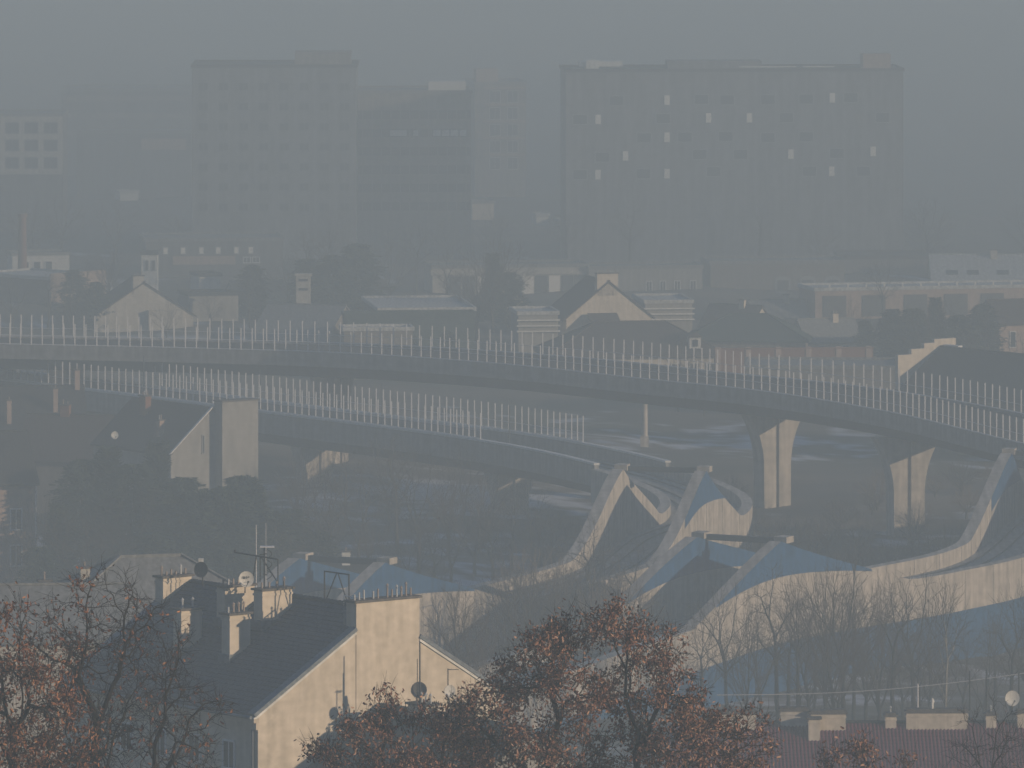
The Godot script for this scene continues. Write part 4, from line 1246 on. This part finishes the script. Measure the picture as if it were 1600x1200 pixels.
# ---------------------------------------------------------------- big blocks in the haze
func blocks() -> void:
	var o: Node3D
	var m: MB
	var t: float
	o = block("framed_block", "pale block with a white frame grid and wide dark bays at far left", -60, 98, 182, 1300, 14.0, 0.0, M.grey_block, M.pale_roof)
	t = o.get_meta("t")
	var w: float = o.get_meta("w")
	for i in 4: part("frame_beam", box_mesh(Vector3(w, 0.9, 0.8)), M.pale_plaster, o, Vector3(0, t - 0.45 - i * 2.95, 7.4))
	for i in 6: part("frame_post", box_mesh(Vector3(0.8, 9.2, 0.7)), M.pale_plaster, o, Vector3(-w / 2 + 0.4 + i * (w - 0.8) / 5.0, t - 4.8, 7.4))
	for i in 5:
		for j in 3: window(o, Vector3(-w / 2 + 0.4 + (i + 0.5) * (w - 0.8) / 5.0, t - 1.95 - j * 2.95, 7.06), 0.0, 2.4, 1.9, M.frame_grey, M.glass, 1)
	done(o)
	o = block("long_block", "long faint building behind the framed block with a pale parapet", 96, 305, 142, 1450, 16.0, 0.0, M.grey_block, M.pale_roof)
	t = o.get_meta("t"); w = o.get_meta("w")
	for j in 3: part("facade_band", box_mesh(Vector3(w - 0.6, 1.0, 0.2)), M.band_block, o, Vector3(0, t - 1.4 - j * 3.3, 8.1))
	done(o)
	o = block("low_block", "lower faint block with a pink upper band before the long faint building", 120, 298, 208, 1380, 12.0, 0.0, M.grey_block, M.pale_roof)
	part("facade_band", box_mesh(Vector3(8.0, 2.0, 0.2)), M.pink_plaster, o, Vector3(5.4, float(o.get_meta("t")) - 2.0, 6.1)); done(o)
	o = block("dark_tower", "tall broad dark block without visible windows left of the middle", 300, 556, 106, 1225, 18.0, 0.0, M.dark_block, M.dark_roof)
	t = o.get_meta("t"); w = o.get_meta("w")
	for j in 7:
		for i in 8: window(o, Vector3(-w / 2 + 1.8 + i * (w - 3.6) / 7.0, t - 3.0 - j * 3.2, 9.03), 0.0, 1.7, 1.4, M.dark_block, M.glass, 1, 0.14)
	part("roof_house", box_mesh(Vector3(9.0, 2.2, 6.0)), M.band_block, o, Vector3(7.6, t + 1.1, -2.0))
	done(o)
	o = block("banded_block", "office block of light and dark storey bands right of the dark tower", 559, 736, 146, 1235, 16.0, 0.04, M.band_block, M.pale_roof)
	t = o.get_meta("t"); w = o.get_meta("w")
	for j in 6:
		part("window_band", box_mesh(Vector3(w - 0.2, 1.35, 0.12)), M.glass, o, Vector3(0, t - 3.4 - j * 2.95, 8.05))
		for i in 12: part("mullion", box_mesh(Vector3(0.12, 1.35, 0.16)), M.frame_grey, o, Vector3(-w / 2 + 0.8 + i * (w - 1.6) / 11.0, t - 3.4 - j * 2.95, 8.06))
	for q in [[-2.6, 2.7], [0.2, 0.8], [3.6, 1.2], [5.0, 1.2], [6.4, 1.2], [7.8, 1.0]]:
		part("blind", box_mesh(Vector3(q[1], 0.95, 0.1)), M.blind, o, Vector3(q[0], t - 3.4 - 2.95, 8.15))
	part("roof_house", box_mesh(Vector3(6.0, 1.6, 5.0)), M.white_paint, o, Vector3(5.4, t + 0.9, 1.0))
	done(o)
	o = block("balcony_block", "faint pale block with square balconies between the banded and the wide block", 742, 822, 132, 1380, 14.0, 0.12, M.band_block, M.pale_roof)
	t = o.get_meta("t"); w = o.get_meta("w")
	for j in 5:
		part("slab_edge", box_mesh(Vector3(w - 1.6, 0.35, 0.9)), M.pink_plaster, o, Vector3(0.6, t - 0.6 - j * 3.0, 7.4))
		for x in [-1.0, 2.2]: window(o, Vector3(x, t - 2.2 - j * 3.0, 7.05), 0.0, 2.0, 2.2, M.frame_white, M.glass, 1)
	part("roof_house", box_mesh(Vector3(4.0, 2.6, 4.0)), M.pink_plaster, o, Vector3(-1.8, t + 1.3, 0))
	done(o)
	var d := 1215.0
	o = block("wide_block", "very wide dark apartment block with scattered bright white shutters on its face", 884, 1412, 112, d, 15.0, 0.05, M.dark_block, M.dark_roof)
	t = o.get_meta("t")
	var s := FOC / d
	for q in [[1042, 156], [1301, 153], [934, 186], [1107, 184], [1171, 184], [1042, 214], [977, 243], [1236, 241], [1365, 237], [934, 272], [1042, 271], [1300, 268]]:
		part("white_shutter", box_mesh(Vector3(0.85, 1.5, 0.14)), M.blind, o, Vector3((q[0] - 1148) / s, Y(q[1], d), 7.6))
	for q in [[963, 157], [1096, 155], [1136, 156], [1330, 153], [906, 186], [1036, 185], [1229, 184], [1006, 215], [1070, 214], [1134, 213], [941, 245], [1093, 241], [1157, 241], [1308, 240], [906, 272], [1005, 271], [1115, 268], [1265, 268], [1350, 268], [1200, 215], [1260, 214], [1380, 184], [1260, 155], [1200, 156]]:
		window(o, Vector3((q[0] - 1148) / s, Y(q[1], d), 7.55), 0.0, 2.4, 1.7, M.frame_grey, M.glass, 0, 0.13)
	part("roof_terrace", box_mesh(Vector3(6.8, 0.8, 4.0)), M.white_paint, o, Vector3((940 - 1148) / s, t + 1.2, 4.0))
	part("roof_house", box_mesh(Vector3(2.0, 1.8, 3.0)), M.white_paint, o, Vector3((926 - 1148) / s, t + 0.9, 5.0))
	part("roof_house", box_mesh(Vector3(15.0, 1.5, 6.0)), M.dark_block, o, Vector3((1120 - 1148) / s, t + 0.75, 0.0))
	part("roof_house", box_mesh(Vector3(4.4, 2.6, 5.0)), M.pink_plaster, o, Vector3((1374 - 1148) / s, t + 1.3, 2.0))
	for q in [[1200, 9.0], [1280, 5.0]]: part("roof_rail", box_mesh(Vector3(q[1], 0.2, 0.2)), M.white_paint, o, Vector3((q[0] - 1148) / s, t + 0.75, 7.0))
	done(o)

# ---------------------------------------------------------------- vegetation
const ORD := ["first", "second", "third", "fourth", "fifth", "sixth", "seventh", "eighth", "ninth", "tenth", "eleventh", "twelfth", "thirteenth", "fourteenth", "fifteenth", "sixteenth", "seventeenth", "eighteenth", "nineteenth", "twentieth", "twenty first", "twenty second", "twenty third", "twenty fourth", "twenty fifth"]
func nth(list: Array, q: Array) -> String:
	var k := 0
	for r in list:
		if r[0] < q[0] or (r[0] == q[0] and r[1] < q[1]): k += 1
	return ORD[k]

func vegetation() -> void:
	var shapes := []
	for i in 5: shapes.append(bare_shape(100 + i, 160, 10.0, [3.0, 3.2, 3.8, 2.6, 2.3][i], [2.0, 2.6, 1.6, 3.2, 2.2][i], 0.0125, 2, [0.13, 0.30, 0.16, 0.38, 0.22][i]))
	var bushes := []
	for i in 3: bushes.append(bare_shape(200 + i, 260, 10.0, 6.5, 1.0, 0.026, 3, 0.16))
	var rnd := RandomNumberGenerator.new()
	rnd.seed = 77
	# row of bare trees between the red roof and the bridge with the blue base
	var row929 := [[1168, 600, 9.5, 0], [1215, 612, 11.0, 3], [1248, 596, 10.0, 4], [1290, 620, 11.8, 0], [1318, 604, 12.2, 1], [1352, 626, 10.8, 2], [1392, 598, 10.6, 3], [1428, 616, 11.5, 1], [1452, 640, 9.6, 0], [1538, 628, 8.6, 2], [1578, 604, 9.4, 3], [1135, 622, 10.2, 1], [1098, 606, 9.2, 4], [1612, 630, 11.0, 0], [1272, 640, 8.0, 3], [1304, 586, 12.4, 0], [1410, 642, 7.4, 2], [1505, 640, 7.0, 1], [1188, 628, 8.4, 1], [1232, 634, 9.6, 4], [1262, 610, 11.0, 2], [1334, 632, 10.0, 4], [1374, 606, 11.4, 0], [1436, 590, 8.2, 4], [1556, 640, 7.6, 4]]
	for q in row929:
		bare_tree("bare_tree", "bare grey tree, %s from the left in the row above the red roof" % nth(row929, q), shapes[q[3]], foot(q[0], q[1]), q[2] * 1.2, rnd.randf() * 6.0, "bare trees before the painted bridge", M.bark, M.twig)
	bare_tree("birch_tree", "white stemmed birch standing in front of the bridge, left of the dish", shapes[4], foot(1478, 560), 15.2, 1.0, "", M.birch_bark, M.twig, 0.62)
	# saplings right of the near gable
	var row387 := [[676, 560, 13.2, 2], [712, 566, 14.0, 4], [752, 560, 13.0, 0], [735, 590, 12.4, 3], [790, 575, 12.6, 1]]
	for q in row387:
		bare_tree("bare_sapling", "slim bare sapling right of the cream gable, %s of five from the left" % nth(row387, q), shapes[q[3]], foot(q[0], q[1]), q[2], rnd.randf() * 6.0, "saplings behind the cream gable", M.bark, M.twig, 0.8)
	# scrub along the bridge walls
	for i in 26:
		var px := lerpf(800, 1016, i / 25.0) + rnd.randf_range(-8, 8)
		bare_tree("bare_sapling", "slim bare tree in the thicket between the oak top and the sail walls", shapes[i % 5], foot(px, rnd.randf_range(640, 692)), rnd.randf_range(10.5, 14.0), rnd.randf() * 6.0, "thicket between the oak and the sail walls", M.far_bark, M.dry_twig if i % 3 == 0 else M.twig, 1.1)
	for i in 20:
		var px := lerpf(1180, 1500, i / 19.0) + rnd.randf_range(-8, 8)
		bare_tree("bare_sapling", "slim bare tree in the dark thicket behind the long bridge wall", shapes[(i + 2) % 5], foot(px, rnd.randf_range(722, 752)), rnd.randf_range(6.6, 9.4), rnd.randf() * 6.0, "thicket behind the long bridge wall", M.far_bark, M.twig, 1.2)
	for i in 22:
		bare_tree("bare_bush", "low brown bare bush at the foot of the flared piers", bushes[i % 3], foot(lerpf(1120, 1580, i / 21.0) + rnd.randf_range(-14, 14), rnd.randf_range(762, 850)), rnd.randf_range(2.4, 5.0), rnd.randf() * 6.0, "bushes at the flared piers", M.far_bark, M.dry_twig if i % 2 == 0 else M.twig)
	for i in 24:
		var px := lerpf(1100, 1600, i / 23.0) + rnd.randf_range(-10, 10)
		bare_tree("bare_bush", "low brown bare bush at the feet of the bare tree row", bushes[i % 3], foot(px, 575 + rnd.randf_range(-18, 40)), rnd.randf_range(1.6, 3.4), rnd.randf() * 6.0, "scrub under the bare tree row", M.far_bark, M.twig)
	for i in 24:
		bare_tree("bare_bush", "low tangled bush in the garden below the lower viaduct", bushes[i % 3], foot(rnd.randf_range(470, 900), rnd.randf_range(725, 815)), rnd.randf_range(2.2, 4.0), rnd.randf() * 6.0, "garden bushes below the lower viaduct", M.far_bark, M.twig)
	# larger bare trees below the lower viaduct
	var row614 := [[560, 770, 9.0, 1], [620, 785, 10.0, 3], [655, 760, 11.0, 1], [700, 790, 9.0, 0], [742, 768, 9.4, 2], [520, 745, 9.6, 3], [800, 775, 7.0, 4], [450, 770, 8.4, 2], [830, 800, 6.0, 1], [585, 735, 8.0, 0], [470, 800, 8.4, 0], [540, 815, 8.0, 4], [605, 820, 8.6, 2], [680, 735, 8.0, 4], [725, 812, 7.6, 1], [772, 740, 8.2, 3], [640, 745, 7.4, 2], [845, 760, 6.6, 0], [705, 750, 9.0, 1], [760, 800, 6.8, 2], [505, 770, 9.0, 1], [860, 745, 7.6, 3]]
	for q in row614:
		bare_tree("garden_tree", "bare spreading tree below the lower viaduct, %s from the left of its group" % nth(row614, q), shapes[q[3]], foot(q[0], q[1]), q[2] * 1.2, rnd.randf() * 6.0, "garden trees below the lower viaduct", M.far_bark, M.twig, 1.2)
	var row778 := [[205, 735, 10.0, 2], [60, 740, 9.0, 0], [140, 700, 9.5, 3], [335, 745, 7.0, 1], [20, 705, 8.0, 2], [255, 700, 8.5, 0], [395, 730, 8.0, 3], [100, 720, 9.0, 1], [180, 716, 8.0, 3], [300, 750, 9.0, 4], [345, 712, 7.4, 1], [430, 716, 8.0, 3], [470, 735, 8.6, 0]]
	for q in row778:
		bare_tree("yard_tree", "bare tree among the dark conifers, %s from the left" % nth(row778, q), shapes[q[3]], foot(q[0], q[1]), q[2] * 1.3, rnd.randf() * 6.0, "yard trees among the conifers", M.far_bark, M.twig, 1.2)
	# conifers
	var thin := evergreen_shape(1, true)
	var wide := evergreen_shape(2, false)
	var row511 := [[128, 760, 8.8, 1], [170, 748, 10.0, 0], [205, 742, 9.4, 1], [246, 765, 9.4, 0], [285, 738, 9.0, 1], [322, 728, 8.6, 0], [352, 722, 9.4, 1], [376, 742, 9.0, 1], [90, 735, 7.0, 0], [398, 732, 8.6, 0], [425, 728, 7.4, 1], [455, 742, 6.6, 1], [185, 705, 6.4, 1], [300, 705, 6.6, 1], [240, 712, 7.0, 1], [360, 700, 6.6, 1], [500, 735, 5.6, 1], [60, 712, 6.0, 1]]
	for q in row511:
		bare_tree("conifer", "dark evergreen before the fire wall house, %s of the group from the left" % nth(row511, q), thin if q[3] == 0 else wide, foot(q[0], q[1]), q[2] * 1.45, rnd.randf() * 6.0, "conifers at the middle left", M.far_bark, M.needle, 1.15)
	bare_tree("conifer", "lighter evergreen reaching in front of the fire wall house gable", wide, foot(290, 770), 9.6, 2.0, "", M.far_bark, M.needle, 0.8)
	# trees of the town in the haze
	var row561 := [[1400, 1000, 9, 1], [1440, 990, 10, 3], [1475, 1005, 10, 1], [1510, 985, 9, 0], [1545, 1000, 10, 3], [1590, 975, 8, 1], [1330, 1060, 7, 2], [1380, 1090, 9, 1]]
	for q in row561:
		bare_tree("town_tree", "bare tree in the dark clump below the brown garages, %s from the left" % nth(row561, q), shapes[q[3]], foot(q[0], q[1]), q[2], rnd.randf() * 6.0, "dark clump of town trees at right", M.far_bark, M.twig, 1.35)
	var row87 := [[745, 1060, 13, 0], [770, 1075, 14, 2], [800, 1090, 12, 1], [700, 1100, 10, 3], [520, 1120, 12, 1], [480, 1130, 11, 3], [560, 1110, 11, 0], [610, 1120, 10, 2], [450, 1110, 9, 1], [650, 1140, 11, 3]]
	for q in row87:
		bare_tree("town_tree", "tall bare tree among the flat halls, %s of the group from the left" % nth(row87, q), shapes[q[3]], foot(q[0], q[1]), q[2], rnd.randf() * 6.0, "town trees around the flat halls", M.far_bark, M.twig, 1.3)
	var row872 := [[20, 1075, 8, 1], [75, 1080, 8, 3], [140, 1090, 9, 1], [170, 1120, 10, 0], [260, 1060, 6, 2], [330, 1070, 6, 1], [390, 1080, 8, 3], [110, 1060, 7, 0], [410, 1050, 7, 1]]
	for q in row872:
		bare_tree("town_tree", "bare tree near the white gabled house, %s of the group from the left" % nth(row872, q), shapes[q[3]], foot(q[0], q[1]), q[2], rnd.randf() * 6.0, "town trees behind the left barrier", M.far_bark, M.twig, 1.3)
	for i in 22:
		bare_tree("far_tree", "faint bare tree in the haze at the foot of the big blocks", shapes[i % 5], foot(rnd.randf_range(-20, 1620), rnd.randf_range(1195, 1212)), rnd.randf_range(7, 12), rnd.randf() * 6.0, "faint trees before the big blocks", M.far_bark, M.twig, 1.4)
	var row618 := [[1060, 950, 6.5, 1], [1078, 958, 6, 3], [1100, 945, 6, 0]]
	for q in row618:
		bare_tree("town_tree", "thin bare tree against the cream wall under the white dormer, %s from the left" % nth(row618, q), shapes[q[3]], foot(q[0], q[1]), q[2] + 3, rnd.randf() * 6.0, "thin trees before the cream wall", M.far_bark, M.twig)
	var row_a := [[1395, 1010, 8, 1], [1425, 1000, 9, 1], [1462, 1012, 9.5, 0], [1498, 995, 8.5, 1], [1535, 1010, 9, 1], [1352, 1030, 5, 1]]
	for q in row_a:
		bare_tree("evergreen_tree", "dark leafy evergreen beyond the stepped fire wall, %s of six from the left" % nth(row_a, q), thin if q[3] == 0 else wide, foot(q[0], q[1]), q[2], rnd.randf() * 6.0, "evergreens beyond the stepped fire wall", M.far_bark, M.needle, 1.3)
	var row_b := [[480, 1100, 9, 1], [520, 1090, 10, 1], [560, 1100, 11, 1], [770, 1085, 10, 0], [795, 1080, 8, 1], [395, 1095, 8, 1], [150, 1080, 7, 1], [115, 1100, 7, 1], [640, 1010, 5, 1], [700, 1012, 5, 1]]
	for q in row_b:
		bare_tree("evergreen_tree", "dark leafy evergreen among the flat halls and yards, %s of ten from the left" % nth(row_b, q), thin if q[3] == 0 else wide, foot(q[0], q[1]), q[2], rnd.randf() * 6.0, "evergreens among the flat halls", M.far_bark, M.needle, 1.4)
	bare_tree("ivy_tree", "climbing bush on the right flank of the nearest flared pier", bushes[1], foot(1425, 792), 5.0, 0.5, "", M.far_bark, M.needle, 0.6)

# an oak grown into a given set of crown balls (centre and radii relative to its foot)
func grown_oak(called: String, label: String, at: Vector3, balls: Array, tips: int, sd: int, rt: float, per: int, leaf: float, tints: Array, keep: Callable) -> void:
	var rnd := RandomNumberGenerator.new()
	rnd.seed = sd
	var vol := 0.0
	for b in balls: vol += b[1].x * b[1].y * b[1].z
	var ts := []
	for b in balls:
		var k := int(tips * b[1].x * b[1].y * b[1].z / vol) + 12
		for i in k:
			var p := in_ball(rnd)
			p = p.normalized() * pow(p.length(), 0.55)
			ts.append(b[0] + p * b[1])
	var st := MB.new()
	var fine := MB.new()
	var ends := []
	var o := thing(called, label, "tree", at)
	spread(ts, Vector3(0, -0.6, 0), rt, rnd, st, fine, ends, 0.44, 0.40, 0.13)
	twiggy(ends, rnd, fine, 3, 0.55, rt * 0.8, 0.1)
	part("trunk", st, M.bark, o)
	tag(part("twigs", fine, M.bark, o), "", "", "", "stuff")
	leafy(o, ends, per, leaf, tints, rnd, keep)

func near_trees() -> void:
	var d := 240.0
	var at := Vector3(X(880, d), gh(X(880, d), d), -d)
	var place := [at, d]
	var q := func(px: float, py: float, rx: float, ry: float, dz := 0.0) -> Array: return [P(px, py, place[1]) - place[0] + Vector3(0, 0, dz), Vector3(rx, ry, rx * 0.9)]
	var brown := [Color(0.28, 0.14, 0.085), Color(0.20, 0.09, 0.058), Color(0.38, 0.225, 0.145), Color(0.15, 0.07, 0.05), Color(0.25, 0.125, 0.08)]
	grown_oak("oak_tree", "big oak with withered brown leaves at the bottom middle", at, [q.call(960, 975, 1.1, 0.8, 0.4), q.call(900, 985, 0.9, 0.7, -0.6), q.call(850, 1000, 1.0, 0.8, 0.5), q.call(1020, 1010, 1.1, 0.8), q.call(825, 1060, 1.2, 0.8, -0.8), q.call(770, 1092, 1.0, 0.7, 0.6), q.call(718, 1130, 0.9, 0.7), q.call(900, 1070, 1.3, 0.9, 1.2), q.call(990, 1080, 1.2, 0.9, -1.2), q.call(1060, 1075, 1.0, 0.7, 0.8), q.call(1100, 1120, 1.0, 0.6), q.call(1160, 1130, 0.9, 0.55, -0.5), q.call(1192, 1160, 0.6, 0.4, 0.3), q.call(1060, 1155, 1.3, 0.8, 1.4), q.call(975, 1175, 1.4, 0.8, -1), q.call(850, 1150, 1.5, 0.9, 1), q.call(1130, 1190, 1.2, 0.6), q.call(760, 1180, 1.2, 0.7, -0.7), q.call(900, 1280, 3.2, 1.6), q.call(1040, 1280, 2.6, 1.4)], 2000, 12, 0.0095, 30, 0.82, brown, func(p: Vector3) -> float: return 0.5 + 0.35 * sin(p.x * 2.3 + p.y * 1.9 + p.z))
	d += 8
	at = Vector3(X(600, d), gh(X(600, d), d), -d)
	place[0] = at
	place[1] = d
	grown_oak("oak_tree", "smaller oak with withered brown leaves in front of the lower dark roof", at, [q.call(600, 1092, 0.45, 0.5), q.call(560, 1135, 0.7, 0.6, 0.4), q.call(620, 1130, 0.9, 0.6, -0.4), q.call(690, 1120, 0.9, 0.6), q.call(742, 1100, 0.7, 0.5, 0.5), q.call(500, 1168, 0.5, 0.35), q.call(540, 1180, 0.9, 0.6), q.call(640, 1190, 1.4, 0.8, 0.8), q.call(720, 1180, 1.2, 0.8, -0.6), q.call(620, 1260, 2.4, 1.2)], 820, 15, 0.0095, 22, 0.82, brown, func(p: Vector3) -> float: return 0.45 + 0.3 * sin(p.x * 2.1 + p.y * 2.9))
	d = 225.0
	at = Vector3(X(30, d), gh(X(30, d), d), -d)
	place[0] = at
	place[1] = d
	var orange := [Color(0.25, 0.105, 0.052), Color(0.18, 0.075, 0.042), Color(0.31, 0.15, 0.075), Color(0.12, 0.052, 0.034)]
	grown_oak("oak_tree", "oak with orange leaves cut off by the left edge", at, [q.call(10, 1000, 1.2, 1.5), q.call(40, 1090, 1.8, 1.3), q.call(-40, 1120, 2.4, 2.2), q.call(60, 1180, 2.0, 1.2), q.call(120, 1150, 0.9, 0.8), q.call(20, 1300, 3.4, 2.2)], 760, 21, 0.011, 22, 0.9, orange, func(p: Vector3) -> float: return 0.5 + 0.4 * sin(p.x * 2.0 + p.y * 2.4 + p.z))
	d = 238.0
	at = Vector3(X(172, d), gh(X(172, d), d), -d)
	place[0] = at
	place[1] = d
	grown_oak("leafless_oak", "nearly leafless tree with fine twigs in front of the dark tiled roof", at, [q.call(170, 935, 1.3, 1.2), q.call(90, 1000, 1.5, 1.4), q.call(240, 1010, 1.5, 1.4), q.call(170, 1060, 2.4, 1.8), q.call(290, 1100, 1.5, 0.8), q.call(120, 1150, 2.0, 1.2), q.call(340, 1095, 0.35, 0.15), q.call(240, 1180, 2.4, 1.4)], 900, 31, 0.0095, 5, 0.9, orange, func(p: Vector3) -> float: return 0.62 if p.x < -0.6 else 0.16)
	d = 262.0
	at = Vector3(X(1350, d), gh(X(1350, d), d), -d)
	place[0] = at
	place[1] = d
	grown_oak("oak_tree", "small oak top with brown leaves just above the bottom edge before the red roof", at, [q.call(1320, 1185, 0.9, 0.6), q.call(1350, 1165, 0.5, 0.5), q.call(1400, 1200, 0.9, 0.5), q.call(1350, 1280, 2.4, 1.5)], 260, 41, 0.011, 14, 1.0, brown, func(_p: Vector3) -> float: return 0.7)
	d = 300.0
	at = Vector3(X(1545, d), gh(X(1545, d), d), -d)
	place[0] = at
	place[1] = d
	grown_oak("leafless_oak", "leafless dark tree at the bottom right corner before the red roof", at, [q.call(1545, 1140, 1.3, 1.4), q.call(1590, 1180, 1.4, 1.2), q.call(1500, 1190, 1.2, 0.9), q.call(1550, 1270, 3.0, 1.6)], 330, 51, 0.010, 2, 0.8, brown, func(_p: Vector3) -> float: return 0.1)

func _ready() -> void:
	var cam := Camera3D.new()
	cam.name = "camera"
	add_child(cam)
	cam.position = Vector3(0, EYE, 0)
	cam.projection = Camera3D.PROJECTION_FRUSTUM
	cam.near = 1.0
	cam.far = 9000.0
	cam.size = 1200.0 / FOC
	cam.frustum_offset = Vector2(0, -(600.0 - HOR) / FOC)
	cam.current = true
	var env := Environment.new()
	env.background_mode = Environment.BG_SKY
	var sky := Sky.new()
	var sm := ProceduralSkyMaterial.new()
	sm.sky_top_color = Color(0.28, 0.458, 0.685)
	sm.sky_horizon_color = Color(0.58, 0.65, 0.70)
	sm.sky_curve = 0.2
	sm.ground_bottom_color = Color(0.30, 0.30, 0.30)
	sm.ground_horizon_color = Color(0.5, 0.52, 0.54)
	sm.sky_energy_multiplier = 0.84
	sky.sky_material = sm
	env.sky = sky
	env.background_energy_multiplier = 1.0
	env.tonemap_mode = Environment.TONE_MAPPER_LINEAR
	env.tonemap_exposure = 0.955
	env.fog_enabled = true
	env.fog_density = 0.00106
	env.fog_light_color = Color(0.872, 0.962, 1.0)
	env.volumetric_fog_enabled = true
	env.volumetric_fog_density = 0.0
	env.sdfgi_enabled = true
	env.ssao_enabled = true
	env.ssil_enabled = true
	var we := WorldEnvironment.new()
	we.name = "environment"
	we.environment = env
	add_child(we)
	var sun := DirectionalLight3D.new()
	sun.name = "sun"
	add_child(sun)
	sun.look_at_from_position(Vector3.ZERO, -TO_SUN)
	sun.light_energy = 1.5
	sun.light_color = Color(1.0, 0.90, 0.78)
	sun.light_angular_distance = 0.6
	sun.shadow_enabled = true
	rng.seed = 4
	make_materials()
	ground()
	upper_viaduct()
	tram_bridges()
	blocks()
	town()
	middle_left()
	red_house()
	near_house()
	lower_house()
	# a bank of smog lying round the far blocks
	var smog := FogVolume.new()
	smog.name = "smog_bank"
	smog.size = Vector3(1100, 88, 360)
	smog.position = Vector3(0, 41, -1240)
	var fm := FogMaterial.new()
	fm.density = 0.0015
	fm.albedo = Color(0.872, 0.962, 1.0)
	smog.material = fm
	add_child(smog)
	tag(smog, "", "", "", "stuff")
	vegetation()
	near_trees()
